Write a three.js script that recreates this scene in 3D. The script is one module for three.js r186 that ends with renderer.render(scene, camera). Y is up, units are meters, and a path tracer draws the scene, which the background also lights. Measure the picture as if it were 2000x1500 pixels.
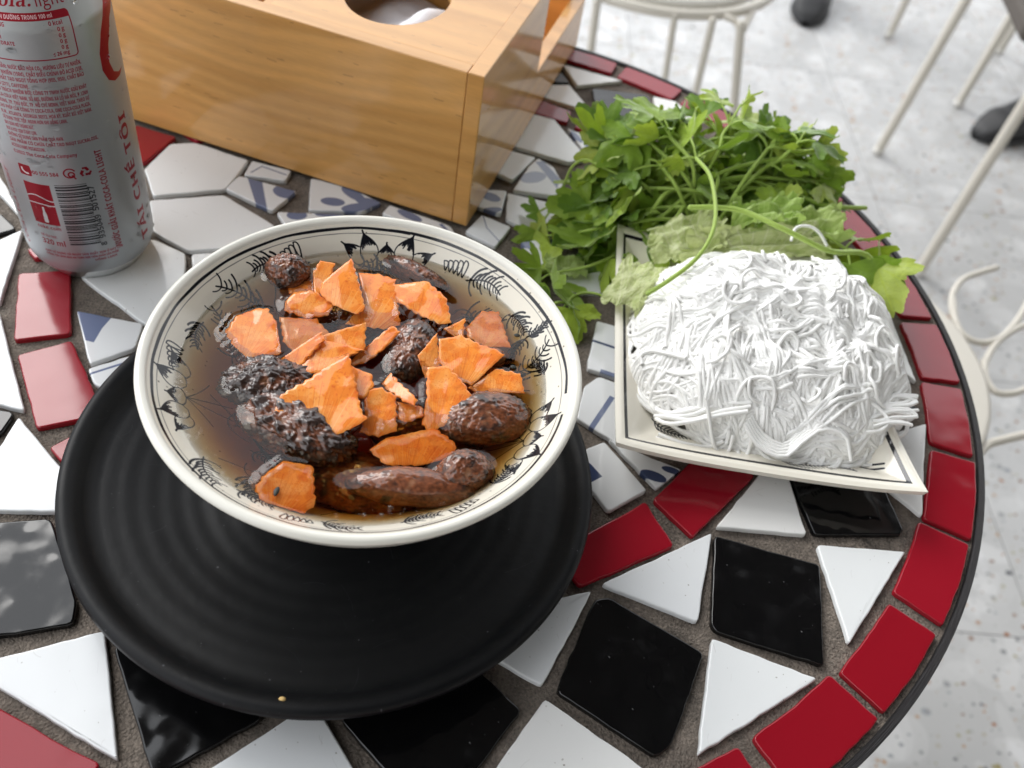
import * as THREE from 'three';
import { mergeGeometries, mergeVertices, toCreasedNormals } from 'three/addons/utils/BufferGeometryUtils.js';
import { ImprovedNoise } from 'three/addons/math/ImprovedNoise.js';
import { RoundedBoxGeometry } from 'three/addons/geometries/RoundedBoxGeometry.js';

/* ---------- camera, sky, sun, exposure ---------- */
const scene = new THREE.Scene();
const T = 0.72;                                   // height of the table top
const FOCAL = 1839.8, PITCH = 0.83414, ROLL = 0.19716, EYE = 0.32938;
const cp = Math.cos(PITCH), sp = Math.sin(PITCH), cr = Math.cos(ROLL), sr = Math.sin(ROLL);
const FW = new THREE.Vector3(0, -sp, -cp), UP0 = new THREE.Vector3(0, cp, -sp), RT0 = new THREE.Vector3(1, 0, 0);
const RT = RT0.clone().multiplyScalar(cr).addScaledVector(UP0, sr), UPV = RT0.clone().multiplyScalar(-sr).addScaledVector(UP0, cr);
const camera = new THREE.PerspectiveCamera(2 * Math.atan(750 / FOCAL) * 180 / Math.PI, 4 / 3, 0.02, 60);
camera.position.set(0, T + EYE, 0);
camera.quaternion.setFromRotationMatrix(new THREE.Matrix4().makeBasis(RT, UPV, FW.clone().negate()));
camera.focus = 0.36; camera.userData.fStop = 11;
scene.add(camera);

const renderer = new THREE.WebGLRenderer({ antialias: true });
renderer.toneMapping = THREE.LinearToneMapping;
renderer.toneMappingExposure = 1.95;
renderer.shadowMap.enabled = true;

const SUN = new THREE.Vector3(-0.62, 0.62, -0.55).normalize();
{ // overcast sky: the usual overcast law, brighter overhead than at the horizon, pale grey-blue
  const W = 256, H = 128, d = new Float32Array(W * H * 4);
  for (let j = 0; j < H; j++) for (let i = 0; i < W; i++) {
    const el = (j + 0.5) / H * Math.PI - Math.PI / 2, s = Math.max(0, Math.sin(el));
    let L = 0.55 + 0.9 * s; if (el < 0) L = 0.22;
    const o = (j * W + i) * 4; d[o] = L * 0.965; d[o + 1] = L * 0.99; d[o + 2] = L * 1.03; d[o + 3] = 1;
  }
  const sky = new THREE.DataTexture(d, W, H, THREE.RGBAFormat, THREE.FloatType);
  sky.mapping = THREE.EquirectangularReflectionMapping; sky.magFilter = THREE.LinearFilter; sky.needsUpdate = true;
  scene.background = sky; scene.environment = sky;
}
const sun = new THREE.DirectionalLight(new THREE.Color(1, 0.975, 0.94), 0.9);
sun.position.copy(SUN).multiplyScalar(6).add(new THREE.Vector3(0, T, -0.4)); sun.target.position.set(0, T, -0.4);
sun.castShadow = true; sun.shadow.radius = 60; sun.shadow.mapSize.set(2048, 2048);
Object.assign(sun.shadow.camera, { left: -2.5, right: 2.5, top: 2.5, bottom: -2.5, near: 0.5, far: 14 });
scene.add(sun, sun.target);

/* ---------- helpers ---------- */
const V = (x, y, z) => new THREE.Vector3(x, y, z);
const rgb = (r, g, b) => new THREE.Color().setRGB(r, g, b);
function mul32(a) { return () => { a |= 0; a = a + 0x6D2B79F5 | 0; let t = Math.imul(a ^ a >>> 15, 1 | a); t = t + Math.imul(t ^ t >>> 7, 61 | t) ^ t; return ((t ^ t >>> 14) >>> 0) / 4294967296; }; }
const perlin = new ImprovedNoise();
const noise = (x, y, z = 0) => perlin.noise(x + 31.7, y + 17.3, z + 5.1);
const fbm = (x, y, z = 0, n = 4) => { let a = 0.5, s = 0; for (let i = 0; i < n; i++) { s += a * noise(x, y, z); x *= 2.03; y *= 2.03; z *= 2.03; a *= 0.5; } return s; };
const smooth = (a, b, x) => { const t = Math.min(1, Math.max(0, (x - a) / (b - a))); return t * t * (3 - 2 * t); };
const lerp = (a, b, t) => a + (b - a) * t;
/* a spot of the photograph, on the level h above the table top */
function at(u, v, h = 0) {
  const d = FW.clone().addScaledVector(RT, (u - 1000) / FOCAL).addScaledVector(UPV, (750 - v) / FOCAL);
  return d.multiplyScalar((h - EYE) / d.y).add(V(0, T + EYE, 0));
}
const used = new Map();
function numbered(n) { const k = used.get(n) || 0; used.set(n, k + 1); return k ? n + '_' + String(k).padStart(3, '0') : n; }
function tag(o, label, category, group, kind) { o.userData.label = label; o.userData.category = category; if (group) o.userData.group = group; if (kind) o.userData.kind = kind; return o; }
function thing(name, label, category, pos, group) { const g = new THREE.Group(); g.name = numbered(name); g.position.copy(pos); scene.add(g); return tag(g, label, category, group); }
function mesh(name, geo, mat, parent = scene) { const m = new THREE.Mesh(geo, mat); m.name = parent === scene ? numbered(name) : name; m.castShadow = m.receiveShadow = true; parent.add(m); return m; }
/* mesh whose geometry is given in world coordinates, hung under a thing that stands at its base */
function part(name, geo, mat, parent) { if (parent.isGroup || parent.isMesh) { parent.updateWorldMatrix(true, false); geo.applyMatrix4(parent.matrixWorld.clone().invert()); } return mesh(name, geo, mat, parent); }
function setting(o) { o.userData.kind = 'structure'; return o; }
const std = (o) => new THREE.MeshPhysicalMaterial(o);
function canvasTex(w, h, draw, srgb = true) {
  const c = document.createElement('canvas'); c.width = w; c.height = h; const g = c.getContext('2d'); draw(g, w, h);
  const t = new THREE.CanvasTexture(c); if (srgb) t.colorSpace = THREE.SRGBColorSpace; t.wrapS = t.wrapT = THREE.RepeatWrapping; t.magFilter = THREE.LinearFilter; return t;
}
function dataTex(n, f, srgb = false) { // f(u,v) -> [r,g,b] 0..1, tiling
  const d = new Uint8Array(n * n * 4);
  for (let j = 0; j < n; j++) for (let i = 0; i < n; i++) { const c = f(i / n, j / n), o = (j * n + i) * 4; for (let k = 0; k < 3; k++) d[o + k] = Math.max(0, Math.min(255, Math.round(c[k] * 255))); d[o + 3] = 255; }
  const t = new THREE.DataTexture(d, n, n); t.wrapS = t.wrapT = THREE.RepeatWrapping; t.magFilter = t.minFilter = THREE.LinearFilter; if (srgb) t.colorSpace = THREE.SRGBColorSpace; t.needsUpdate = true; return t;
}
const tileFbm = (u, v, s, n = 4) => { // seamless noise: blend of shifted copies
  const a = u, b = v; return fbm(a * s, b * s, 0, n) * (1 - a) * (1 - b) + fbm((a - 1) * s, b * s, 0, n) * a * (1 - b) + fbm(a * s, (b - 1) * s, 0, n) * (1 - a) * b + fbm((a - 1) * s, (b - 1) * s, 0, n) * a * b;
};
function planarUV(geo, scale = 1, ox = 0, oz = 0) { const p = geo.attributes.position, uv = new Float32Array(p.count * 2); for (let i = 0; i < p.count; i++) { uv[2 * i] = (p.getX(i) - ox) * scale; uv[2 * i + 1] = (p.getZ(i) - oz) * scale; } geo.setAttribute('uv', new THREE.BufferAttribute(uv, 2)); return geo; }
function boxUV(geo, scale = 1) { // box mapping in metres
  const p = geo.attributes.position, n = geo.attributes.normal, uv = new Float32Array(p.count * 2);
  for (let i = 0; i < p.count; i++) { const ax = Math.abs(n.getX(i)), ay = Math.abs(n.getY(i)), az = Math.abs(n.getZ(i)); let a, b; if (ay > ax && ay > az) { a = p.getX(i); b = p.getZ(i); } else if (ax > az) { a = p.getZ(i); b = p.getY(i); } else { a = p.getX(i); b = p.getY(i); } uv[2 * i] = a * scale; uv[2 * i + 1] = b * scale; }
  geo.setAttribute('uv', new THREE.BufferAttribute(uv, 2)); return geo;
}
function tube(points, r, seg = 40, rad = 8, closed = false) { return new THREE.TubeGeometry(new THREE.CatmullRomCurve3(points, closed, 'centripetal'), seg, r, rad, closed); }
function capTube(points, r, seg = 40, rad = 8) { // tube with rounded ends
  const c = new THREE.CatmullRomCurve3(points, false, 'centripetal'); const g = [new THREE.TubeGeometry(c, seg, r, rad)];
  for (const e of [0, 1]) { const s = new THREE.SphereGeometry(r, rad, 6); const p = c.getPoint(e); s.translate(p.x, p.y, p.z); g.push(s); }
  return mergeGeometries(g);
}
function lathe(pts, seg, vOf) { // pts [[r,y]...], uv.x by turn (-180..180 deg), uv.y by vOf(r,y)
  const g = new THREE.LatheGeometry(pts.map(p => new THREE.Vector2(Math.max(p[0], 1e-5), p[1])), seg, -Math.PI, Math.PI * 2);
  if (vOf) { const p = g.attributes.position, uv = g.attributes.uv; for (let i = 0; i < p.count; i++) uv.setY(i, vOf(Math.hypot(p.getX(i), p.getZ(i)), p.getY(i))); }
  return g;
}
function spline(pts, n) { const c = new THREE.SplineCurve(pts.map(p => new THREE.Vector2(p[0], p[1]))); return c.getPoints(n).map(p => [p.x, p.y]); }

function heightTex(n, f) { // float heights, so that shallow slopes stay smooth
  const d = new Float32Array(n * n * 4); for (let j = 0; j < n; j++) for (let i = 0; i < n; i++) { const a = f(i / n, j / n), o = (j * n + i) * 4; d[o] = d[o + 1] = d[o + 2] = a; d[o + 3] = 1; }
  const t = new THREE.DataTexture(d, n, n, THREE.RGBAFormat, THREE.FloatType); t.wrapS = t.wrapT = THREE.RepeatWrapping; t.magFilter = t.minFilter = THREE.LinearFilter; t.needsUpdate = true; return t;
}
/* ---------- shared textures ---------- */
const wave = heightTex(128, (u, v) => 0.5 + 0.9 * tileFbm(u, v, 4, 2));
const waveAt = (s) => { const t = wave.clone(); t.repeat.set(s, s); t.needsUpdate = true; return t; };
const peel = heightTex(256, (u, v) => 0.5 + 0.9 * tileFbm(u, v, 7, 4));
const grit = dataTex(512, (u, v) => { const a = 0.5 + 0.55 * tileFbm(u, v, 14, 3) + 0.5 * tileFbm(v, u, 90, 3); return [a, a, a]; });
const groutMap = dataTex(512, (u, v) => { const a = tileFbm(u, v, 9, 4), b = tileFbm(u + 0.3, v, 70, 3), k = 0.98 + 0.55 * a + 0.65 * b; return [0.43 * k, 0.395 * k, 0.36 * k]; }, true);
const peelAt = (s) => { const t = peel.clone(); t.repeat.set(s, s); t.needsUpdate = true; return t; };

/* ---------- floor: pale terrazzo slabs ---------- */
const floorG = new THREE.Group(); floorG.name = 'floor'; setting(floorG); scene.add(floorG);
{
  const rnd = mul32(11);
  const terrazzo = canvasTex(2048, 2048, (g, w, h) => {
    g.fillStyle = '#b1b1b0'; g.fillRect(0, 0, w, h);
    for (let i = 0; i < 500; i++) { g.fillStyle = `rgba(${rnd() < 0.5 ? '250,250,250' : '205,206,207'},0.10)`; g.beginPath(); g.ellipse(rnd() * w, rnd() * h, 20 + rnd() * 90, 20 + rnd() * 70, rnd() * 3, 0, 7); g.fill(); }
    const cols = ['#77797a', '#55575a', '#8f5327', '#6e3f1f', '#8b8152', '#3f4145', '#a39b8a', '#868a8e', '#a4703c', '#a9a9a6', '#9c9c99'];
    for (let i = 0; i < 3000; i++) {
      const x = rnd() * w, y = rnd() * h, big = rnd(), r = big < 0.08 ? 8 + rnd() * 6 : 2 + rnd() * 5.6; g.fillStyle = cols[Math.floor(Math.pow(rnd(), 0.9) * cols.length)]; g.globalAlpha = 0.55 + rnd() * 0.45;
      for (const dx of [0, -w, w]) for (const dy of [0, -h, h]) { if (x + dx < -20 || x + dx > w + 20 || y + dy < -20 || y + dy > h + 20) continue; g.beginPath(); const n = 5 + Math.floor(rnd() * 3), a0 = rnd() * 6; for (let k = 0; k < n; k++) { const a = a0 + k / n * 6.283, q = r * (0.65 + rnd() * 0.5); g.lineTo(x + dx + Math.cos(a) * q * 1.25, y + dy + Math.sin(a) * q); } g.fill(); }
    }
    g.globalAlpha = 1;
  });
  const bump = peelAt(3);
  const mat = std({ map: terrazzo, roughness: 0.42, bumpMap: bump, bumpScale: 0.0006, color: rgb(1, 1, 1) });
  const grout = std({ color: rgb(0.5, 0.49, 0.47), roughness: 0.9 });
  const S = 0.4733, a = -0.115;
  const base = mesh('grout_bed', new THREE.PlaneGeometry(40, 40).rotateX(-Math.PI / 2).translate(0, -0.003, -4), grout, floorG);
  base.userData.label = 'grey joint bed under the terrazzo slabs';
  const O = V(0.745, 0, -0.69), ux = V(Math.cos(a), 0, Math.sin(a)), uz = V(-Math.sin(a), 0, Math.cos(a)); // a slab corner read off the seams
  for (let i = -5; i <= 5; i++) for (let j = -9; j <= 3; j++) {
    const g = new THREE.BoxGeometry(S - 0.0016, 0.02, S - 0.0016); g.rotateY(-a);
    const c = O.clone().addScaledVector(ux, (i + 0.5) * S).addScaledVector(uz, (j + 0.5) * S);
    g.translate(c.x, -0.0102, c.z); planarUV(g, 1 / 0.86, i * 0.13, j * 0.29);
    mesh('floor_slab', g, mat, floorG);
  }
}

/* ---------- mosaic table ---------- */
const TC = V(-0.0523, T, -0.3462), TR = 0.284;
const table = thing('mosaic_table', 'round mosaic table of red, white, black and blue-patterned tile shards with a black metal edge', 'table', V(TC.x, 0, TC.z));
{
  const groutM = std({ map: groutMap, roughness: 0.95, bumpMap: grit, bumpScale: 0.002 });
  // grout bed: a fine disc with a little unevenness
  const slab = new THREE.CylinderGeometry(TR - 0.0032, TR - 0.006, 0.008, 160, 1).translate(TC.x, T - 0.00575, TC.z);
  planarUV(slab, 12); part('table_slab', slab, groutM, table);
  const iron = std({ color: rgb(0.017, 0.015, 0.016), roughness: 0.5, metalness: 0.2, bumpMap: peelAt(8), bumpScale: 0.0006 });
  const band = lathe([[TR - 0.0032, T - 0.0098], [TR, T - 0.0098], [TR + 0.0004, T - 0.0093], [TR + 0.0004, T - 0.0008], [TR - 0.0002, T], [TR - 0.0028, T], [TR - 0.0032, T - 0.0005], [TR - 0.0032, T - 0.0098]], 180);
  band.translate(TC.x, 0, TC.z); part('metal_band', toCreasedNormals(band, 0.6), iron, table);
  const cream = std({ color: rgb(0.66, 0.62, 0.54), roughness: 0.45 });
  part('pedestal', lathe([[0.0, 0.03], [0.03, 0.03], [0.026, 0.06], [0.022, 0.2], [0.022, T - 0.06], [0.05, T - 0.02], [0.12, T - 0.0099], [0, T - 0.0099]], 40).translate(TC.x, 0, TC.z), cream, table);
  for (let k = 0; k < 4; k++) { const a = k * Math.PI / 2 + 0.6, c = Math.cos(a), s = Math.sin(a); part('foot', capTube([V(TC.x + c * 0.02, 0.12, TC.z + s * 0.02), V(TC.x + c * 0.1, 0.09, TC.z + s * 0.1), V(TC.x + c * 0.2, 0.03, TC.z + s * 0.2), V(TC.x + c * 0.24, 0.012, TC.z + s * 0.24)], 0.012, 24, 10), cream, table); }

  const rnd = mul32(77);
  const glaze = (c, rough, bs, rep) => std({ color: c, roughness: rough, bumpMap: waveAt(rep), bumpScale: bs });
  const mats = {
    red: [glaze(rgb(0.29, 0.007, 0.017), 0.1, 0.0006, 0.8), glaze(rgb(0.275, 0.006, 0.015), 0.12, 0.0005, 0.7), glaze(rgb(0.31, 0.008, 0.019), 0.09, 0.0006, 0.6)],
    white: [glaze(rgb(0.80, 0.82, 0.82), 0.12, 0.0004, 0.7), glaze(rgb(0.78, 0.80, 0.81), 0.14, 0.0004, 0.8), glaze(rgb(0.82, 0.82, 0.80), 0.11, 0.0003, 0.6)],
    black: [glaze(rgb(0.004, 0.004, 0.005), 0.06, 0.0007, 0.8), glaze(rgb(0.005, 0.005, 0.006), 0.09, 0.0009, 1.1)],
  };
  const smudge = dataTex(256, (u, v) => { const a = 0.25 + 0.75 * smooth(-0.15, 0.45, tileFbm(u, v, 4, 5)); return [a, a, a]; }); for (const m of mats.black) { m.roughness = 0.3; m.roughnessMap = smudge.clone(); m.roughnessMap.repeat.set(1.3, 1.3); m.roughnessMap.needsUpdate = true; }
  // wear: specks and rubbed smears on the white glaze, dust and hair scratches on the black
  const worn = (base, spot, n, seed) => canvasTex(512, 512, (g, w, h) => { const r = mul32(seed); g.fillStyle = base; g.fillRect(0, 0, w, h); for (let i = 0; i < n; i++) { g.fillStyle = `rgba(${spot},${0.1 + r() * 0.5})`; g.beginPath(); g.ellipse(r() * w, r() * h, 0.8 + r() * r() * 4, 0.8 + r() * 2, r() * 3, 0, 7); g.fill(); } for (let i = 0; i < n; i++) { g.strokeStyle = `rgba(${spot},${0.03 + r() * 0.1})`; g.lineWidth = 0.8 + r() * 2; const x = r() * w, y = r() * h, a = r() * 6.3, l = 8 + r() * 46; g.beginPath(); g.moveTo(x, y); g.quadraticCurveTo(x + Math.cos(a) * l * 0.5 + (r() - 0.5) * 16, y + Math.sin(a) * l * 0.5 + (r() - 0.5) * 16, x + Math.cos(a) * l, y + Math.sin(a) * l); g.stroke(); } });
  mats.white.forEach((m, i) => { m.map = worn('#ffffff', '120,112,100', 26, 31 + i); }); mats.black.forEach((m, i) => { m.map = worn('#0c0c0d', '150,150,150', 34, 51 + i); m.color.setRGB(1, 1, 1); });
  const done = [];
  /* pts: corners on the table, world xz. A shard with worn, slightly wavy edges and a rounded shoulder */
  function shard(kind, pts, opt = {}) {
    const seed = rnd() * 100, h0 = 0.0004 + rnd() * 0.0006, tx = (rnd() - 0.5) * 0.012, tz = (rnd() - 0.5) * 0.012;
    let area = 0; for (let i = 0; i < pts.length; i++) { const a = pts[i], b = pts[(i + 1) % pts.length]; area += a[0] * b[1] - b[0] * a[1]; }
    if (area < 0) pts = pts.slice().reverse();
    const edge = []; const n = pts.length;
    for (let i = 0; i < n; i++) {
      const a = pts[(i + n - 1) % n], b = pts[i], c = pts[(i + 1) % n];
      const la = Math.hypot(a[0] - b[0], a[1] - b[1]), lc = Math.hypot(c[0] - b[0], c[1] - b[1]), q = Math.min(opt.round ?? 0.0016, la * 0.3, lc * 0.3);
      const pa = [b[0] + (a[0] - b[0]) / la * q, b[1] + (a[1] - b[1]) / la * q], pc = [b[0] + (c[0] - b[0]) / lc * q, b[1] + (c[1] - b[1]) / lc * q];
      for (const t of [0, 0.5, 1]) edge.push([(1 - t) ** 2 * pa[0] + 2 * t * (1 - t) * b[0] + t * t * pc[0], (1 - t) ** 2 * pa[1] + 2 * t * (1 - t) * b[1] + t * t * pc[1]]);
      const m = Math.max(1, Math.floor((lc - 2 * q) / 0.004)); const e2 = [c[0] + (b[0] - c[0]) / lc * Math.min(q, lc * 0.3), c[1] + (b[1] - c[1]) / lc * Math.min(q, lc * 0.3)];
      for (let k = 1; k < m; k++) edge.push([lerp(pc[0], e2[0], k / m), lerp(pc[1], e2[1], k / m)]);
    }
    const N = edge.length, jag = opt.jag ?? 0.00035;
    const nor = edge.map((_, i) => { const a = edge[(i + N - 1) % N], b = edge[(i + 1) % N]; const l = Math.hypot(b[0] - a[0], b[1] - a[1]) || 1; return [(b[1] - a[1]) / l, -(b[0] - a[0]) / l]; });
    for (let i = 0; i < N; i++) { const j = jag * (noise(edge[i][0] * 160, edge[i][1] * 160, seed) + 0.8 * noise(edge[i][0] * 520, edge[i][1] * 520, seed)); edge[i] = [edge[i][0] + nor[i][0] * j, edge[i][1] + nor[i][1] * j]; }
    let cx = 0, cz = 0; for (const e of edge) { cx += e[0] / N; cz += e[1] / N; }
    const rings = [[0.0, -0.0022], [0.0, -0.0003], [-0.00018, 0.0001], [-0.00045, 0.00032], [-0.00085, 0.0004]];
    const pos = [], idx = [];
    for (const [o, y] of rings) for (let i = 0; i < N; i++) { const x = edge[i][0] + nor[i][0] * o, z = edge[i][1] + nor[i][1] * o; pos.push(x, T + h0 + y + (x - cx) * tx + (z - cz) * tz, z); }
    for (let r = 0; r < rings.length - 1; r++) for (let i = 0; i < N; i++) { const j = (i + 1) % N, a = r * N + i, b = r * N + j; idx.push(a, a + N, b, b, a + N, b + N); }
    const top = edge.map((e, i) => new THREE.Vector2(e[0] + nor[i][0] * -0.00085, e[1] + nor[i][1] * -0.00085));
    const b0 = (rings.length - 1) * N;
    for (const f of THREE.ShapeUtils.triangulateShape(top, [])) idx.push(b0 + f[0], b0 + f[2], b0 + f[1]);
    const g = new THREE.BufferGeometry(); g.setAttribute('position', new THREE.Float32BufferAttribute(pos, 3)); g.setIndex(idx); g.computeVertexNormals();
    // flat top keeps an upright normal, so that only the shoulder bends
    const nn = g.attributes.normal; const up = V(-tx, 1, -tz).normalize(); for (let i = 0; i < N; i++) nn.setXYZ(b0 + i, up.x, up.y, up.z);
    let mat = opt.mat;
    if (opt.motif) {
      const xs = edge.map(e => e[0]), zs = edge.map(e => e[1]), x0 = Math.min(...xs), x1 = Math.max(...xs), z0 = Math.min(...zs), z1 = Math.max(...zs), S = Math.max(x1 - x0, z1 - z0);
      const tx2 = canvasTex(192, 192, (c) => { c.fillStyle = '#e3e5e6'; c.fillRect(0, 0, 192, 192); const P = (u, v) => { const q = at(u, v); return [(q.x - x0) / S * 192, 192 - (q.z - z0) / S * 192]; }; opt.motif(c, P); });
      tx2.wrapS = tx2.wrapT = THREE.ClampToEdgeWrapping;
      mat = std({ map: tx2, roughness: 0.12 }); planarUV(g, 1 / S, x0, z0);
    } else { planarUV(g, 1 / 0.06, rnd(), rnd()); mat = mat || mats[kind][Math.floor(rnd() * mats[kind].length)]; }
    part((kind === 'pattern' ? 'patterned' : kind) + '_tile', g, mat, table); done.push([cx, cz, kind, pts]);
  }
  const inPoly = (q, l) => { let c = false; for (let i = 0, j = l.length - 1; i < l.length; j = i++) if ((l[i][1] > q[1]) !== (l[j][1] > q[1]) && q[0] < (l[j][0] - l[i][0]) * (q[1] - l[i][1]) / (l[j][1] - l[i][1]) + l[i][0]) c = !c; return c; };
  const dense = (l) => l.flatMap((a, i) => { const b = l[(i + 1) % l.length]; return [0, 0.2, 0.4, 0.6, 0.8].map(t => [lerp(a[0], b[0], t), lerp(a[1], b[1], t)]); });
  const free = (l) => { let cx = 0, cz = 0; l.forEach(q => { cx += q[0] / l.length; cz += q[1] / l.length; }); const g = dense(l.map(q => [cx + (q[0] - cx) * 1.06, cz + (q[1] - cz) * 1.06])); g.push([cx, cz]); return !done.some(d => Math.hypot(d[0] - cx, d[1] - cz) < 0.12 && (g.some(q => inPoly(q, d[3])) || dense(d[3]).some(q => inPoly(q, l)))); };
  const P = (kind, list, opt) => shard(kind, list.map(([u, v]) => { const q = at(u, v); return [q.x, q.z]; }), opt);
  const polar = (a, r) => [TC.x + Math.cos(a * Math.PI / 180) * r, TC.z + Math.sin(a * Math.PI / 180) * r];
  // outer red ring, read off the photograph where it shows
  const outer = [[-11.7, -2.7, .2583, .2805], [-1.8, 7.3, .2579, .2802], [8.2, 17.85, .2575, .2811], [18.4, 28.3, .2565, .2806], [29.7, 39.2, .2572, .280], [40.2, 50.2, .2556, .2803], [51.6, 61.5, .2556, .2803], [-80.2, -73, .262, .2795], [-71.7, -62.9, .262, .2802], [-61.5, -53.4, .262, .2802], [-52.2, -43.8, .2615, .2802], [-42.7, -34, .2615, .280], [-33, -24, .2615, .280], [-22.2, -12.6, .26, .280], [102.4, 112.2, .2556, .2803]];
  for (let a = 62.8; a < 101; a += 10.2) outer.push([a, a + 9, .2556, .2803]);
  for (let a = 113.4; a < 270; a += 10.35) outer.push([a, a + 9.2, .257, .2803]);
  for (const [a0, a1, r0, rr] of outer) { const r1 = rr - 0.0016; const j = () => (rnd() - 0.5) * 0.4, k = () => (rnd() - 0.5) * 0.0012; const m = (a0 + a1) / 2; shard('red', [polar(a0 + j(), r0 + k()), polar(a0 + j(), r1 + k() * 0.4), polar(m, r1 + 0.0002), polar(a1 + j(), r1 + k() * 0.4), polar(a1 + j(), r0 + k()), polar(m, r0 - 0.0005)]); }
  // inner red ring
  P('red', [[37, 537], [139, 530], [139, 655], [27, 667]], { round: 0.002 }); P('red', [[34, 695], [141, 667], [205, 812], [72, 840]], { round: 0.002 });
  P('red', [[96, 877], [190, 830], [240, 905], [118, 905]]); P('red', [[1135, 1050], [1260, 982], [1316, 1067], [1132, 1148], [1110, 1120]]);
  P('red', [[1275, 979], [1352, 1052], [1475, 930], [1370, 880]]); P('red', [[1040, 190], [1116, 220], [1107, 242], [1030, 218]]); P('red', [[1150, 229], [1215, 258], [1205, 288], [1120, 250]]);
  P('red', [[267, 247], [345, 270], [282, 322], [215, 300]]); P('red', [[53, 490], [80, 480], [120, 500], [67, 508]]);
  for (let a = -150; a < 160; a += 16.4) { const l = [polar(a, .173), polar(a, .197), polar(a + 7, .198), polar(a + 14.4, .197), polar(a + 14.4, .173), polar(a + 7, .172)]; if (free(l)) shard('red', l); }
  // white and black shards between the rings
  const W = (l, o) => P('white', l, o), B = (l, o) => P('black', l, { round: 0.0022, ...o });
  W([[1390, 1042], [1362, 1218], [1174, 1142]]); W([[1156, 1156], [1058, 1342], [950, 1280], [1080, 1172]]); W([[1594, 1066], [1767, 1080], [1657, 1260]]); W([[1389, 1248], [1596, 1327], [1362, 1477]]);
  W([[1064, 1366], [930, 1555], [1290, 1525]]); W([[612, 1372], [720, 1550], [345, 1545]]); W([[206, 1234], [232, 1487], [-69, 1303]]); W([[37, 816], [196, 1003], [-80, 998]]); W([[0, 611], [49, 804], [-120, 765]]); W([[46, 452], [0, 597], [-90, 560], [-60, 497]]);
  W([[0, 345], [16, 371], [40, 425], [-20, 360]]); W([[1097, 127], [1217, 160], [1127, 170]]); W([[1075, 167], [1112, 167], [1157, 222], [1062, 192]]); W([[1275, 190], [1320, 200], [1362, 240], [1290, 256]]); W([[1640, 530], [1690, 522], [1715, 572]]); W([[1731, 599], [1789, 749], [1674, 660]]);
  W([[1808, 829], [1799, 1010], [1640, 880]]); W([[1397, 1032], [1485, 925], [1535, 925], [1575, 1047]]);
  B([[1160, 1172], [1187, 1168], [1374, 1278], [1310, 1460], [1278, 1479], [1084, 1352]]); B([[1394, 1047], [1601, 1106], [1608, 1302], [1398, 1236], [1387, 1222]]); B([[665, 1410], [830, 1215], [1018, 1390], [847, 1619]]); B([[222, 1265], [420, 1270], [512, 1407], [300, 1525]]);
  B([[-60, 1027], [102, 1015], [151, 1175], [145, 1222], [-60, 1255]]); B([[-70, 790], [31, 810], [0, 852], [-70, 880]]); B([[-70, 430], [0, 417], [34, 450], [-70, 480]]); B([[1155, 175], [1262, 187], [1272, 200], [1255, 245], [1180, 245], [1163, 220]]); B([[1080, 150], [1095, 143], [1112, 165], [1080, 163]]);
  B([[1600, 560], [1660, 552], [1722, 592], [1675, 648]]); B([[1650, 745], [1720, 760], [1798, 802], [1770, 818]]); B([[1530, 905], [1700, 900], [1762, 1035], [1758, 1047], [1587, 1047]]);
  for (let k = 0; k < 20; k++) { // the same weave where plates, herbs and the edge of the picture hide it
    const c = 57.2 + 18.25 * k; for (const [kind, l] of [['black', [polar(c - 1, .186), polar(c - 8, .221), polar(c + 1, .249), polar(c + 8, .214)]], ['white', [polar(c + 2, .203), polar(c + 9, .216), polar(c + 15, .203)]], ['white', [polar(c + 1.5, .2535), polar(c + 9.5, .2235), polar(c + 15, .2535)]]]) if (free(l)) shard(kind, l, { round: kind === 'black' ? 0.002 : 0.0012 });
  }
  // middle: white hexagon pieces and blue-printed shards
  const blue = '#6f7996', navy = '#3b4767';
  const poly = (c, P, l, f = blue) => { c.fillStyle = f; c.beginPath(); l.forEach(q => c.lineTo(...P(...q))); c.closePath(); c.fill(); };
  const blob = (c, P, u, v, a, b, r, f = blue) => { c.fillStyle = f; c.beginPath(); for (let k = 0; k < 24; k++) { const t = k / 24 * 6.283, x = a * Math.cos(t), y = b * Math.sin(t); c.lineTo(...P(u + x * Math.cos(r) - y * Math.sin(r), v + x * Math.sin(r) + y * Math.cos(r))); } c.closePath(); c.fill(); };
  const line = (c, P, l, w = 6, f = blue) => { c.strokeStyle = f; c.lineWidth = w; c.beginPath(); l.forEach(q => c.lineTo(...P(...q))); c.stroke(); };
  W([[282, 332], [332, 283], [382, 280], [487, 315], [440, 372], [300, 385]]); W([[292, 393], [437, 382], [540, 445], [500, 485], [367, 493], [300, 455]]); W([[155, 540], [235, 470], [302, 470], [364, 498], [358, 645], [283, 635]]); W([[374, 500], [440, 495], [470, 560], [380, 600]]);
  P('pattern', [[150, 609], [280, 635], [265, 682], [175, 715]], { motif: (c, P) => { poly(c, P, [[150, 605], [220, 622], [200, 645], [184, 672], [168, 668], [160, 640]]); } });
  P('pattern', [[172, 722], [262, 694], [230, 770], [184, 752]], { motif: (c, P) => line(c, P, [[170, 735], [255, 708]], 10) });
  P('pattern', [[492, 316], [570, 336], [558, 356], [476, 344]], { motif: (c, P) => { line(c, P, [[490, 340], [512, 328], [560, 345]], 7); } });
  P('pattern', [[468, 346], [580, 376], [532, 416], [440, 372]], { motif: (c, P) => { poly(c, P, [[482, 345], [512, 357], [522, 412], [500, 402]]); blob(c, P, 555, 378, 22, 12, 0.2); } });
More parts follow.
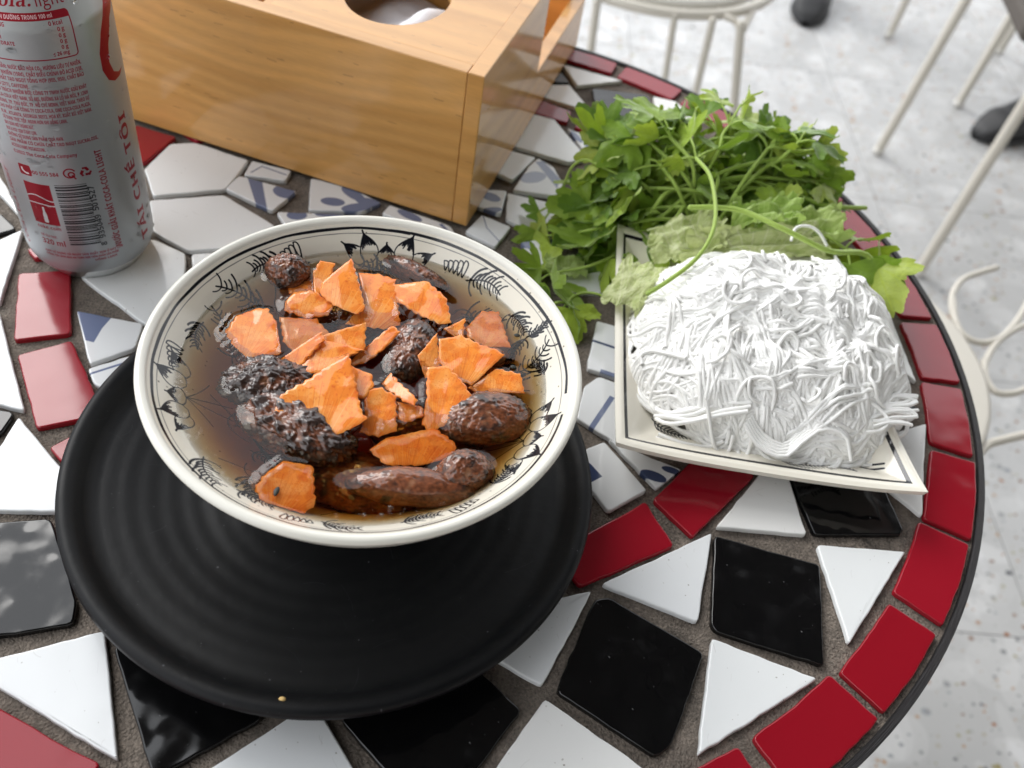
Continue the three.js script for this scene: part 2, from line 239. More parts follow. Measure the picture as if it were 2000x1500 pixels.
  P('pattern', [[607, 350], [690, 372], [745, 398], [708, 416], [602, 413]], { motif: (c, P) => { blob(c, P, 650, 397, 24, 8, 0.1); blob(c, P, 690, 382, 26, 9, 0.5); blob(c, P, 696, 408, 30, 8, -0.1); blob(c, P, 720, 398, 26, 8, 0.2); } });
  P('pattern', [[540, 417], [670, 421], [700, 450], [560, 450]], { motif: (c, P) => { blob(c, P, 580, 424, 20, 9, 0); blob(c, P, 645, 422, 30, 5, 0); } });
  P('pattern', [[745, 420], [760, 402], [880, 443], [905, 482], [800, 440]], { motif: (c, P) => { blob(c, P, 800, 424, 26, 7, 0.4); line(c, P, [[860, 440], [890, 470]], 8); } });
  P('pattern', [[935, 372], [990, 375], [978, 421], [932, 408]], { motif: (c, P) => { blob(c, P, 958, 388, 20, 8, 0.3); blob(c, P, 958, 414, 22, 6, -0.1); } });
  P('pattern', [[940, 422], [998, 446], [968, 485], [908, 455]], { motif: (c, P) => line(c, P, [[942, 420], [950, 448], [975, 475]], 5) });
  W([[990, 378], [1108, 405], [1085, 445], [1012, 443], [988, 430]]); P('pattern', [[1050, 312], [1082, 330], [1112, 390], [1000, 375], [1030, 330]], { motif: (c, P) => { poly(c, P, [[1045, 320], [1060, 318], [1092, 352], [1088, 372]]); blob(c, P, 1040, 350, 26, 11, -0.1, '#8d93a8'); } });
  W([[1030, 222], [1082, 235], [1147, 312], [1110, 320], [1000, 287]]); P('pattern', [[1107, 252], [1172, 280], [1195, 302], [1150, 312]], { motif: (c, P) => { for (const [a, b] of [[1125, 270], [1150, 290], [1165, 285]]) blob(c, P, a, b, 16, 5, 0.8); } });
  W([[985, 294], [1047, 310], [1000, 356], [955, 335]]); P('pattern', [[1015, 475], [1110, 460], [1075, 510], [1050, 524]], { motif: (c, P) => { blob(c, P, 1030, 480, 16, 8, 0.4); blob(c, P, 1088, 476, 18, 12, -0.3); } });
  W([[1080, 545], [1200, 528], [1205, 575], [1085, 572]]); P('pattern', [[1165, 628], [1225, 645], [1220, 745], [1145, 722]], { motif: (c, P) => { line(c, P, [[1150, 665], [1225, 690]], 8, navy); line(c, P, [[1172, 726], [1220, 742]], 12); } });
  P('pattern', [[1125, 820], [1140, 757], [1168, 738], [1220, 755], [1215, 880], [1187, 858]], { motif: (c, P) => line(c, P, [[1195, 778], [1152, 842]], 12) });
  P('pattern', [[1140, 880], [1180, 865], [1262, 960], [1187, 1001], [1150, 955]], { motif: (c, P) => { poly(c, P, [[1140, 900], [1153, 910], [1175, 934], [1150, 947], [1140, 945]], navy); } });
  P('pattern', [[1187, 860], [1230, 880], [1330, 920], [1281, 957]], { motif: (c, P) => { blob(c, P, 1275, 933, 27, 9, 0.35, navy); blob(c, P, 1310, 922, 20, 6, 0.3, navy); } });
  for (const l of [[[400, 640], [520, 640], [520, 760], [400, 760]], [[560, 640], [700, 640], [700, 760], [560, 760]], [[760, 640], [900, 640], [900, 760], [760, 760]], [[500, 820], [660, 820], [660, 960], [500, 960]], [[740, 820], [900, 820], [900, 960], [740, 960]]]) W(l);
}

/* ---------- black plate under the bowl ---------- */
const PC = V(-0.0623, T + 0.0015, -0.2192);
{
  const plate = thing('black_plate', 'round matte black plate with a rolled rim and turned rings under the soup bowl', 'plate', PC);
  const prof = [[0, 0.004], [0.05, 0.004], [0.052, 0.0], [0.056, 0.0], [0.058, 0.004], [0.085, 0.008], [0.0975, 0.0125], [0.1018, 0.0158], [0.1036, 0.0186], [0.1030, 0.0208], [0.1012, 0.0216], [0.0988, 0.0213], [0.0965, 0.0196], [0.0945, 0.0172], [0.0925, 0.0152]];
  const inner = []; for (let i = 0; i <= 60; i++) { const r = 0.0915 * (1 - i / 60), w = smooth(0.03, 0.05, r) * (1 - smooth(0.082, 0.09, r)); inner.push([r, 0.0088 + 0.0058 * smooth(0.05, 0.094, r) + 0.00014 * w * Math.sin(r / 0.0078 * 6.283)]); }
  const rnd = mul32(5);
  const specks = canvasTex(1024, 1024, (g, w, h) => {
    g.fillStyle = '#0f1012'; g.fillRect(0, 0, w, h);
    for (let i = 0; i < 420; i++) { g.fillStyle = `rgba(150,150,155,${0.1 + rnd() * 0.5})`; g.beginPath(); g.arc(rnd() * w, rnd() * h, 0.5 + rnd() * rnd() * 1.8, 0, 7); g.fill(); }
    for (let i = 0; i < 130; i++) { g.strokeStyle = `rgba(130,130,135,${0.06 + rnd() * 0.16})`; g.lineWidth = 0.6 + rnd(); g.beginPath(); const x = rnd() * w, y = rnd() * h, a = rnd() * 6, l = 10 + rnd() * 50; g.moveTo(x, y); g.quadraticCurveTo(x + Math.cos(a) * l / 2 + rnd() * 12, y + Math.sin(a) * l / 2 + rnd() * 12, x + Math.cos(a) * l, y + Math.sin(a) * l); g.stroke(); }
  });
  const rough = dataTex(256, (u, v) => { const a = 0.62 + 0.35 * tileFbm(u, v, 9, 4); return [a, a, a]; });
  const g = lathe([...prof, ...inner.filter(p => p[0] < 0.0915)], 200); planarUV(g, 4.6, -0.11, -0.11);
  mesh('plate_body', g, std({ map: specks, roughness: 0.72, specularIntensity: 0.42, roughnessMap: rough, bumpMap: peelAt(5), bumpScale: 0.00012 }), plate);
  const crumbM = std({ color: rgb(0.62, 0.42, 0.16), roughness: 0.7 });
  [[552, 1366, 0.0009, 'flake'], [389, 1318, 0.0007, 'flake'], [536, 1336, 0.0005, 'flake']].forEach(([u, v, r], k) => {
    const p = at(u, v, k === 0 ? 0.0225 : 0.014); const c = new THREE.IcosahedronGeometry(r, 1); const q = c.attributes.position; for (let i = 0; i < q.count; i++) q.setXYZ(i, q.getX(i) * (1.4 + 0.6 * noise(q.getX(i) * 900, k)), q.getY(i) * 0.6, q.getZ(i) * (1 + 0.8 * noise(q.getZ(i) * 900, k + 3)));
    tag(mesh('crumb', c.translate(p.x, p.y, p.z), crumbM), ['golden crumb on the rolled rim of the black plate', 'pale yellow crumb just inside the black plate rim', 'tiny brown crumb near the rim crumb of the black plate'][k], 'crumb');
  });
  const s = at(470, 1285, 0.0135), s2 = at(476, 1300, 0.0135);
  tag(mesh('straw_sliver', capTube([s, V((s.x + s2.x) / 2 + 0.0006, s.y + 0.0004, (s.z + s2.z) / 2), s2], 0.00022, 8, 5), std({ color: rgb(0.55, 0.47, 0.3), roughness: 0.7 })), 'thin dry straw sliver lying on the black plate', 'crumb');
}

/* ---------- soup bowl ---------- */
const BC = V(-0.0537, T + 0.0108, -0.2291); const SOUP = 0.0677;              // broth level above the table
{
  const bowl = thing('soup_bowl', 'cream ceramic bowl with black line and brushed leaf decoration holding the broth', 'bowl', BC);
  const y0 = 0.0108, pr = (r, y) => [r, y - y0];
  const outside = spline([[0.0, 0.0135], [0.028, 0.0135], [0.0295, 0.0109], [0.0325, 0.0109], [0.0345, 0.0135], [0.037, 0.0175], [0.047, 0.0275], [0.059, 0.043], [0.0695, 0.0585], [0.0757, 0.0688], [0.0786, 0.0742], [0.0793, 0.076], [0.0787, 0.0773], [0.0773, 0.0776], [0.0759, 0.0769], [0.0751, 0.0758]], 90).map(p => pr(...p));
  const inPts = spline([[0.0751, 0.0758], [0.0724, 0.0732], [0.0688, 0.0697], [0.0655, 0.066], [0.0585, 0.0565], [0.0485, 0.0435], [0.036, 0.0315], [0.022, 0.0235], [0.0, 0.0205]], 70).map(p => pr(...p));
  const cream = '#e2dccd';
  const R0 = 0.0755;
  const R1 = 0.04, ink = canvasTex(2048, 256, (g, w, h) => {
    g.fillStyle = cream; g.fillRect(0, 0, w, h);
    const rnd = mul32(9);
    const X = (a) => ((a + 180) / 360) * w, Y = (r) => (1 - (r - R1) / (R0 - R1)) * h;
    for (let i = 0; i < 90; i++) { g.fillStyle = `rgba(60,50,40,${0.25 + rnd() * 0.5})`; g.beginPath(); g.ellipse(rnd() * w, rnd() * h * 0.5, 0.8 + rnd() * 1, 1 + rnd() * 1.4, 0, 0, 7); g.fill(); }
    const MM = (am, tx, ty) => [X(am.a + tx / (am.r * 1000) * 57.2958), Y(am.r + ty / 1000)]; // motif mm: along the rim, towards the rim
    const path = (am, l, lw, col = '#15171c', close = false, fill = null) => { for (const o of [0, -w, w]) { g.beginPath(); l.forEach((q, i) => { const [x, y] = MM(am, ...q); i ? g.lineTo(x + o, y) : g.moveTo(x + o, y); }); if (close) g.closePath(); if (fill) { g.fillStyle = fill; g.fill(); } if (lw) { g.strokeStyle = col; g.lineWidth = lw; g.lineJoin = g.lineCap = 'round'; g.stroke(); } } };
    const bez = (p, n = 14) => Array.from({ length: n + 1 }, (_, i) => { const t = i / n, s = 1 - t; return [s * s * p[0][0] + 2 * s * t * p[1][0] + t * t * p[2][0], s * s * p[0][1] + 2 * s * t * p[1][1] + t * t * p[2][1]]; });
    // double line below the rim
    g.fillStyle = '#1b1d22'; for (let x = 0; x < w; x += 2) { const k = 0.0736 + 0.00018 * noise(x * 0.02, 1); const gap = x / w * 360 - 180; if (gap > 84 && gap < 92) continue; g.fillRect(x, Y(k + 0.0006), 2.2, 5.5 + 2 * noise(x * 0.013, 4)); }
    g.fillStyle = 'rgba(30,32,38,0.55)'; for (let x = 0; x < w; x += 2) g.fillRect(x, Y(0.0724), 2.2, 1.6 + 0.8 * noise(x * 0.03, 8));
    function petal(am, x0, dir, len, wid) { // rounded petal with a pointed, dark-brushed tip
      const c = Math.cos(dir), s = Math.sin(dir), R = (x, y) => [x0 + x * c - y * s, x * s + y * c], E = (t) => wid * Math.sin(Math.min(1, t * 1.15) ** 0.75 * Math.PI) ** 0.8 * (1 - 0.25 * t);
      const L = [], M = []; for (let i = 0; i <= 16; i++) { const t = i / 16; L.push(R(len * t, E(t) * (i < 16))); M.push(R(len * t, -E(t) * (i < 16))); }
      path(am, [...L, ...M.reverse()], 2, '#181b22', true, '#e2dccd');
      for (let k = -9; k <= 9; k++) { const v = k / 9, t0 = 0.42 + 0.2 * rnd() + 0.1 * (1 - Math.abs(v)); const l = []; for (let i = 0; i <= 6; i++) { const t = lerp(t0, 0.99, i / 6); l.push(R(len * t, E(t) * v * 0.92)); } path(am, l, 2.2, '#14161c'); }
    }
    function lotus(a, r) { const am = { a, r }, H = Math.PI / 2; petal(am, -9, H + 0.95, 11, 3); petal(am, 9, H - 0.95, 11, 3); petal(am, -5, H + 0.35, 11, 4.2); petal(am, 6, H - 0.4, 10.5, 3.8); petal(am, 0.5, H - 0.05, 6.5, 4); for (const k of [-1, 1]) path(am, bez([[0, 0], [k * 5, -5], [k * 11, -7]]), 1.6); for (const k of [-1, 1]) path(am, bez([[0, 0], [k * 2, -7], [k * 4, -15]]), 1.6); }
    function fern(a, r, dir, len, flip) { // a comb of brush strokes along a bent stem
      const am = { a, r }, c = Math.cos(dir), s = Math.sin(dir), R = (x, y) => [x * c - y * s * flip, x * s + y * c * flip]; const st = (t) => [len * t, Math.sin(t * 2.6) * len * 0.16];
      path(am, Array.from({ length: 14 }, (_, i) => R(...st(i / 13))), 3);
      for (let k = 1; k < 11; k++) { const t = k / 11, q = st(t), l = len * 0.36 * (1 - 0.55 * t) * (0.7 + 0.3 * Math.sin(k * 2)); path(am, bez([q, [q[0] + l * 0.15, q[1] + l * 0.75], [q[0] + l * 0.75, q[1] + l]], 6).map(z => R(...z)), 4.4 - 1.8 * t); path(am, bez([q, [q[0] + l * 0.15, q[1] - l * 0.6], [q[0] + l * 0.7, q[1] - l * 0.8]], 6).map(z => R(...z)), 3.4 - 1.4 * t); }
    }
    function loops(a, r) { const am = { a, r }; for (let k = 0; k < 5; k++) { const x = k * 2; path(am, bez([[x, 0], [x - 1, 5.5 - k * 0.5], [x + 1.6, 5 - k * 0.6]]), 2.6); path(am, bez([[x + 1.6, 5 - k * 0.6], [x + 2.2, 3], [x + 0.4, 0.2]]), 2.2); } }
    for (const a of [-173.5, -66, 76]) lotus(a, 0.0636);
    fern(-131, 0.0655, Math.PI + 0.3, 15, -1); fern(-137, 0.0655, -0.1 + 0.2, 14, 1); loops(-143, 0.0668);
    loops(158, 0.0662); fern(156, 0.066, Math.PI - 0.05, 16, -1); fern(134, 0.0655, Math.PI + 0.1, 12, -1); fern(122, 0.066, Math.PI / 2 - 0.1, 8, 1); fern(122, 0.066, -2.2, 12, 1); fern(104, 0.067, -0.5, 9, 1);
    loops(-84, 0.0665); fern(-98, 0.0655, -0.3, 12, 1); fern(-40, 0.066, 0.2, 16, 1); fern(-24, 0.067, 0.05, 14, -1); fern(2, 0.0665, 0.1, 13, 1); fern(24, 0.067, 0.2, 13, -1); loops(38, 0.0672); fern(54, 0.066, -0.2, 12, 1); loops(-8, 0.067);
    for (const [a, r, d] of [[-120, 0.05, 1], [-95, 0.047, 2], [-60, 0.045, 4], [-30, 0.05, 0.6], [10, 0.05, 3.4], [150, 0.052, 2.6], [110, 0.05, 1.2], [180, 0.05, 0.4]]) { fern(a, r + 0.004, d, 18, 1); fern(a + 14, r + 0.002, d + 1.9, 15, -1); path({ a: a - 8, r: r + 0.002 }, bez([[0, 0], [7, 9], [14, -2]]), 2.2); path({ a: a + 6, r: r - 0.003 }, bez([[0, 0], [-9, 6], [-13, 14]]), 2.2); }
  });
  ink.wrapT = THREE.ClampToEdgeWrapping;
  const glaze = std({ color: rgb(0.78, 0.765, 0.69), roughness: 0.16 });
  const go = lathe(outside, 180); mesh('bowl_wall', go, glaze, bowl);
  const gi = lathe(inPts, 180, (r) => Math.max(0.01, Math.min(0.995, (r - R1) / (R0 - R1)))); mesh('painted_inside', gi, std({ map: ink, roughness: 0.14 }), bowl).userData.label = 'inside wall painted with black leaf sprays';
}

/* ---------- broth and what floats in it ---------- */
const soupC = V(BC.x, T + SOUP, BC.z);
const carrots = [ // photo outline, height above the broth at centre (mm), tilt along photo right / photo up
  { l: [[625, 515], [655, 519], [640, 560], [614, 580], [611, 535]], h: 2.2, t: [-0.1, 0.12] },
  { l: [[700, 535], [740, 540], [772, 550], [782, 632], [750, 640], [675, 630], [712, 595]], h: 0.2, t: [0.02, 0.1] },
  { l: [[562, 560], [610, 548], [615, 575], [565, 576]], h: -0.3, t: [0.1, 0] },
  { l: [[557, 590], [575, 572], [610, 572], [655, 595], [640, 617], [595, 619], [555, 605]], h: 0.4, t: [0.0, 0.15] },
  { l: [[627, 555], [687, 518], [714, 598], [700, 609], [660, 595], [625, 572]], h: 4.0, t: [0.05, 0.25] },
  { l: [[750, 555], [832, 557], [870, 587], [882, 630], [862, 632], [817, 612], [785, 592], [765, 580]], h: 2.2, t: [0.12, 0.2] },
  { l: [[460, 620], [500, 605], [522, 605], [540, 630], [550, 690], [520, 702], [485, 700], [455, 675], [440, 650]], h: 0.9, t: [0, 0.05] },
  { l: [[545, 622], [618, 625], [645, 655], [575, 690], [552, 670]], h: -1.2, t: [0, 0.02] },
  { l: [[522, 710], [628, 662], [634, 678], [580, 720], [560, 724], [530, 716]], h: 1.7, t: [0.15, 0.25] },
  { l: [[632, 668], [710, 688], [662, 708], [640, 729], [580, 726], [585, 712]], h: 2.2, t: [0.05, 0.1] },
  { l: [[628, 655], [715, 641], [712, 686], [630, 672]], h: 3.2, t: [0.05, 0.35] },
  { l: [[680, 702], [725, 670], [765, 649], [782, 660], [755, 682], [720, 702], [690, 707]], h: 1.6, t: [0.1, 0.3] },
  { l: [[866, 643], [908, 626], [906, 661], [894, 662]], h: 0.8, t: [0, 0.2] },
  { l: [[908, 643], [941, 610], [973, 610], [997, 680], [950, 682], [913, 661]], h: -1.0, t: [0, 0] },
  { l: [[857, 666], [899, 661], [969, 694], [983, 703], [922, 748], [875, 731], [857, 699]], h: 2.6, t: [0.1, 0.2] },
  { l: [[815, 699], [852, 661], [861, 722], [831, 736]], h: 1.2, t: [-0.2, 0.2] },
  { l: [[913, 755], [969, 724], [1015, 736], [1025, 769], [941, 767]], h: 1.2, t: [0.05, 0.2] },
  { l: [[833, 727], [871, 727], [903, 755], [931, 797], [894, 815], [843, 834], [824, 820], [833, 773]], h: 2.4, t: [0.1, 0.28] },
  { l: [[773, 787], [824, 797], [829, 815], [791, 826], [777, 820]], h: -0.5, t: [0, 0.1] },
  { l: [[684, 717], [726, 736], [731, 755], [712, 775], [690, 773]], h: 3.2, t: [0.1, 0.2] },
  { l: [[710, 769], [745, 769], [773, 783], [775, 839], [740, 848], [703, 839], [712, 815]], h: 0.8, t: [0.05, 0.3] },
  { l: [[745, 745], [763, 729], [815, 787], [810, 797], [787, 783], [754, 755]], h: 2.4, t: [0.3, 0.2] },
  { l: [[535, 804], [549, 773], [586, 755], [647, 722], [682, 710], [707, 811], [717, 822], [684, 836], [656, 843], [642, 834]], h: 4.6, t: [0.05, 0.22] },
  { l: [[754, 857], [847, 839], [889, 867], [889, 895], [824, 911], [754, 911], [721, 880]], h: -1.6, t: [0.02, 0.03] },
  { l: [[553, 904], [612, 911], [616, 983], [595, 1002], [511, 979], [497, 955], [521, 927]], h: -0.6, t: [-0.05, 0.1] },
];
const meats = [ // centre, half length, half width, half height (m), turn, height of centre above the broth, char 0..1
  { u: 528, v: 752, a: 0.0165, b: 0.0125, c: 0.008, r: -0.15, h: -0.0035, k: 0.78 }, { u: 578, v: 838, a: 0.0235, b: 0.0125, c: 0.0095, r: 0.3, h: -0.0045, k: 0.7 },
  { u: 800, v: 690, a: 0.0095, b: 0.017, c: 0.0085, r: 0.1, h: -0.0048, k: 0.5 }, { u: 562, v: 533, a: 0.0092, b: 0.0078, c: 0.0085, r: 0.1, h: 0.0005, k: 0.45 },
  { u: 812, v: 540, a: 0.0162, b: 0.0052, c: 0.006, r: 0.42, h: -0.0038, k: 0.35 }, { u: 942, v: 822, a: 0.0175, b: 0.0115, c: 0.0085, r: -0.35, h: -0.0045, k: 0.3 },
  { u: 800, v: 955, a: 0.0205, b: 0.0068, c: 0.0075, r: -0.14, h: -0.0038, k: 0.06 }, { u: 905, v: 925, a: 0.0105, b: 0.0075, c: 0.0085, r: -0.5, h: -0.0022, k: 0.3 },
  { u: 690, v: 955, a: 0.0235, b: 0.0125, c: 0.0075, r: 0.15, h: -0.0145, k: 0.2 }, { u: 700, v: 640, a: 0.02, b: 0.014, c: 0.008, r: 0, h: -0.016, k: 0.3 }, { u: 830, v: 860, a: 0.022, b: 0.014, c: 0.009, r: 0, h: -0.02, k: 0.2 },
  { u: 960, v: 700, a: 0.006, b: 0.0045, c: 0.004, r: -0.6, h: -0.001, k: 0.1 },
];
{
  const carrotTex = (seed) => canvasTex(256, 256, (g, w, h) => {
    const rnd = mul32(seed); g.fillStyle = '#ff962f'; g.fillRect(0, 0, w, h);
    for (let i = 0; i < 60; i++) { g.fillStyle = `rgba(${rnd() < 0.5 ? '255,190,120' : '232,104,20'},0.24)`; g.beginPath(); g.ellipse(rnd() * w, rnd() * h, 10 + rnd() * 34, 8 + rnd() * 22, rnd() * 3, 0, 7); g.fill(); }
    const cx = w * 0.5, cy = h * 1.15; // fine rays of the core
    for (let i = 0; i < 170; i++) { const a = -Math.PI * (0.08 + 0.84 * rnd()); g.strokeStyle = `rgba(${rnd() < 0.55 ? '255,200,130' : '214,84,8'},${0.12 + rnd() * 0.3})`; g.lineWidth = 0.8 + rnd() * 1.1; g.beginPath(); const r0 = 30 + rnd() * 60, r1 = 110 + rnd() * 120; g.moveTo(cx + Math.cos(a) * r0, cy + Math.sin(a) * r0); g.lineTo(cx + Math.cos(a) * r1, cy + Math.sin(a) * r1); g.stroke(); }
    for (let i = 0; i < 420; i++) { g.fillStyle = `rgba(220,84,16,${0.14 + rnd() * 0.22})`; g.beginPath(); g.ellipse(rnd() * w, rnd() * h * 0.6, 1 + rnd() * 3, 1 + rnd() * 1.6, rnd() * 3, 0, 7); g.fill(); }
  });
  const cm = [1, 2, 3].map(s => std({ map: carrotTex(s * 7), roughness: 0.95, transmission: 0.12, thickness: 0, clearcoat: 1, clearcoatRoughness: 0.06, bumpMap: peelAt(1.5), bumpScale: 0.00025 }));
  const words = ['back of the bowl beside the dark red meat lump', 'back middle, half sunk beside the tall petals', 'back left, a small brownish sliver', 'back left, sunk and golden', 'back, standing highest of its pile', 'back right, curled over the meat strip', 'left by itself, with ragged brown edge', 'left of middle, drowned under the surface', 'middle left, long and pointed', 'middle, lower fan of the stacked pair', 'middle, straight-cut end standing up', 'middle, narrow and curled beside the meat', 'right, tiny corner near the drowned slice', 'right, pale and drowned with ribbed rays', 'right, brightest of the right-hand pile', 'right pile, drowned pale one at its left', 'right edge, brown and ribbed', 'right pile, long fan pointing forward', 'middle, small drowned sliver', 'front middle, tucked behind the big fan', 'front middle, ribbed and half sunk', 'front middle, folded narrow strip', 'front, the largest fan lying on the charred patty', 'front, drowned golden slice under bright reflections', 'front left, half drowned with black speck'];
  const tops = [];
  carrots.forEach((c, k) => { c.h -= c.h > 3 ? 0.6 : c.h > 0.5 ? 0.9 : 0.2;
    const pts = c.l.map(([u, v]) => at(u, v, SOUP + c.h / 1000)); const rnd = mul32(100 + k);
    const cx = pts.reduce((s, p) => s + p.x, 0) / pts.length, cz = pts.reduce((s, p) => s + p.z, 0) / pts.length;
    // outline with fine teeth on the longest arc
    const E = []; for (let i = 0; i < pts.length; i++) { const a = pts[i], b = pts[(i + 1) % pts.length], l = a.distanceTo(b), n = Math.max(2, Math.round(l / 0.0012)); const dx = (b.z - a.z) / l, dz = -(b.x - a.x) / l, saw = i % 3 !== 0 ? 0.00035 : 0.0001; for (let q = 0; q < n; q++) { const t = q / n, j = saw * (Math.sin(q * 2.1 + k) + 0.8 * (rnd() - 0.5)); E.push([lerp(a.x, b.x, t) + dx * j - cx, lerp(a.z, b.z, t) + dz * j - cz]); } }
    const N = E.length, rings = [1, 0.9, 0.7, 0.45, 0.2], th = 0.0008 + rnd() * 0.0003, pos = [], uv = [], idx = [];
    const bend = (rnd() - 0.4) * 14, ph = rnd() * 6; let ext = 0; E.forEach(e => ext = Math.max(ext, Math.hypot(e[0], e[1])));
    const Y = (x, z) => c.t[0] * x - c.t[1] * z + bend * (x * Math.cos(ph) + z * Math.sin(ph)) ** 2 + 0.0005 * noise(x * 120, z * 120, k);
    for (const side of [1, -1]) { for (const f of rings) for (const e of E) { const x = e[0] * f, z = e[1] * f; const edgeIn = f === 1 ? 0.35 : 1; pos.push(x, Y(x, z) + side * th / 2 * edgeIn, z); uv.push(0.5 + x / ext * 0.5, 0.5 - z / ext * 0.5); } pos.push(0, Y(0, 0) + side * th / 2, 0); uv.push(0.5, 0.5); }
    const M = rings.length * N + 1;
    for (const s of [0, 1]) { const o = s * M; for (let r = 0; r < rings.length - 1; r++) for (let i = 0; i < N; i++) { const j = (i + 1) % N, a = o + r * N + i, b = o + r * N + j; s ? idx.push(a, a + N, b, b, a + N, b + N) : idx.push(a, b, a + N, b, b + N, a + N); } const l = o + (rings.length - 1) * N; for (let i = 0; i < N; i++) { const j = (i + 1) % N; s ? idx.push(l + i, o + M - 1, l + j) : idx.push(l + i, l + j, o + M - 1); } }
    for (let i = 0; i < N; i++) { const j = (i + 1) % N; idx.push(i, M + i, j, j, M + i, M + j); }
    let ar = 0; for (let i = 0; i < N; i++) { const a = E[i], b = E[(i + 1) % N]; ar += a[0] * b[1] - b[0] * a[1]; }
    if (ar > 0) for (let i = 0; i < idx.length; i += 3) { const t = idx[i + 1]; idx[i + 1] = idx[i + 2]; idx[i + 2] = t; }
    const g = new THREE.BufferGeometry(); g.setAttribute('position', new THREE.Float32BufferAttribute(pos, 3)); g.setAttribute('uv', new THREE.Float32BufferAttribute(uv, 2)); g.setIndex(idx); g.computeVertexNormals();
    const m = mesh('carrot_slice', g, cm[k % 3]); m.position.set(cx, T + SOUP + c.h / 1000, cz);
    tag(m, 'carrot slice in the broth, ' + words[k], 'carrot slice', 'carrot slices in the broth');
    tops.push([cx, cz, ext, c.h]); c.edge = E.map(e => [e[0] + cx, e[1] + cz, c.h / 1000 + Y(e[0], e[1])]);
  });
  // meat: lumpy grilled patties
  const meatM = std({ vertexColors: true, roughness: 0.55, specularIntensity: 0.5, clearcoat: 1, clearcoatRoughness: 0.07, bumpMap: peelAt(1.2), bumpScale: 0.0003 });
  const mw = ['charred round patty beside the left carrot slices', 'charred broad patty under the largest carrot slice', 'brown patty in the middle of the bowl', 'dark red meat lump standing up at the back of the bowl', 'long dark meat strip at the back wall of the bowl', 'brown patty at the right wall with one black burnt spot', 'long glossy brown meat roll at the front of the bowl', 'reddish meat end touching the front meat roll', 'dark meat piece sunk at the front left of the roll', 'brown meat sunk under the middle carrots', 'brown meat sunk under the drowned golden slice', 'small red meat bit at the tip of the right carrot pile'];
  meats.forEach((m, k) => {
    let g = mergeVertices(new THREE.IcosahedronGeometry(1, k === 11 ? 8 : 34).deleteAttribute('uv').deleteAttribute('normal')); const p = g.attributes.position, col = [], uv = []; const sc = Math.min(m.a, m.b);
    for (let i = 0; i < p.count; i++) {
      const n = V(p.getX(i), p.getY(i), p.getZ(i)); const q = V(n.x * m.a, n.y * m.c, n.z * m.b); const s = 1 / 0.0042;
      const lump = fbm(q.x * s, q.y * s, q.z * s + k * 9, 3), big = noise(q.x * 90, q.y * 90, q.z * 90 + k * 5), pit = Math.abs(noise(q.x * 420 + 7, q.y * 420, q.z * 420 + k)), fine = noise(q.x * 1100, q.y * 1100, q.z * 1100);
      const rugged = 0.12 + 0.88 * m.k; const d = 1 + 0.16 * big + rugged * (0.24 * lump - 0.14 * pit) + (0.012 + 0.03 * m.k) * fine + (0.006 + 0.09 * m.k) * Math.abs(noise(q.x * 480, q.y * 520 + 9, q.z * 520 + k * 3)); q.multiplyScalar(d);
      p.setXYZ(i, q.x, q.y, q.z); uv.push(q.x * 40, q.z * 40 + q.y * 40);
      const ch = smooth(0.62 - m.k * 0.62, 1.0 - m.k * 0.55, 0.5 + 1.1 * lump + 0.35 * big), f = 0.75 + 0.6 * fine + 0.5 * lump; const B = [0.25 * f, 0.075 * f, 0.028 * f], K = [0.03, 0.0135, 0.009], F = [0.34, 0.17, 0.09], fat = smooth(0.25, 0.5, noise(q.x * 300, q.y * 300 + 40, q.z * 300)) * 0.5 * (1 - ch);
      for (let c = 0; c < 3; c++) col.push(lerp(lerp(B[c], F[c], fat), K[c], ch));
    }
    g.setAttribute('color', new THREE.Float32BufferAttribute(col, 3)); g.setAttribute('uv', new THREE.Float32BufferAttribute(uv, 2)); g.computeVertexNormals();
    const o = mesh('meat_patty', g, meatM); o.position.copy(at(m.u, m.v, SOUP + m.h)); o.rotation.y = -m.r; tag(o, mw[k], 'meat', 'grilled meat in the broth');
  });
  // broth: a solid of liquid whose skin climbs a little at the wall and at everything that pierces it
  const R = 0.0676, NR = 140, NA = 420, pos = [], idx = []; const lift = (x, z) => {
    let h = 0; for (const c of carrots) for (let i = 0; i < c.edge.length; i++) { const e = c.edge[i]; if (e[2] < -0.0006 || e[2] > 0.0028) continue; const d = Math.hypot(e[0] - x, e[1] - z); if (d < 0.006) h = Math.max(h, 0.0008 * Math.exp(-((d / 0.0021) ** 2))); }
    return h;
  };
  const meatHere = meats.filter(m => m.h > -0.008).map(m => ({ ...m, p: at(m.u, m.v, SOUP) }));
  const lift2 = (x, z) => { let h = 0; for (const m of meatHere) { const dx = x - m.p.x, dz = z - m.p.z, c = Math.cos(m.r), s = Math.sin(m.r), a = dx * c + dz * s, b = -dx * s + dz * c; const k = Math.hypot(a / m.a, b / m.b), f = Math.sqrt(Math.max(0.05, 1 - (m.h / m.c) ** 2)), d = Math.max(0, k - f * 0.74) * Math.min(m.a, m.b); h = Math.max(h, 0.0011 * Math.exp(-((d / 0.0026) ** 2))); } return h; };
  pos.push(soupC.x, soupC.y + Math.max(lift(soupC.x, soupC.z), lift2(soupC.x, soupC.z)), soupC.z);
  for (let r = 1; r <= NR; r++) for (let i = 0; i < NA; i++) { const a = i / NA * 6.28319, q = R * r / NR, x = soupC.x + Math.cos(a) * q, z = soupC.z + Math.sin(a) * q; const wall = 0.0006 * Math.exp(-(R - q) / 0.0014); pos.push(x, soupC.y + 0.00012 * fbm(x * 55, z * 55, 3, 2) + Math.max(lift(x, z), lift2(x, z), wall), z); }
  const bottom = [[0.0676, SOUP - 0.0005], [0.0662, SOUP - 0.003], [0.0588, 0.0565], [0.049, 0.0435], [0.0365, 0.0314], [0.0225, 0.0233], [0.0005, 0.0203]];
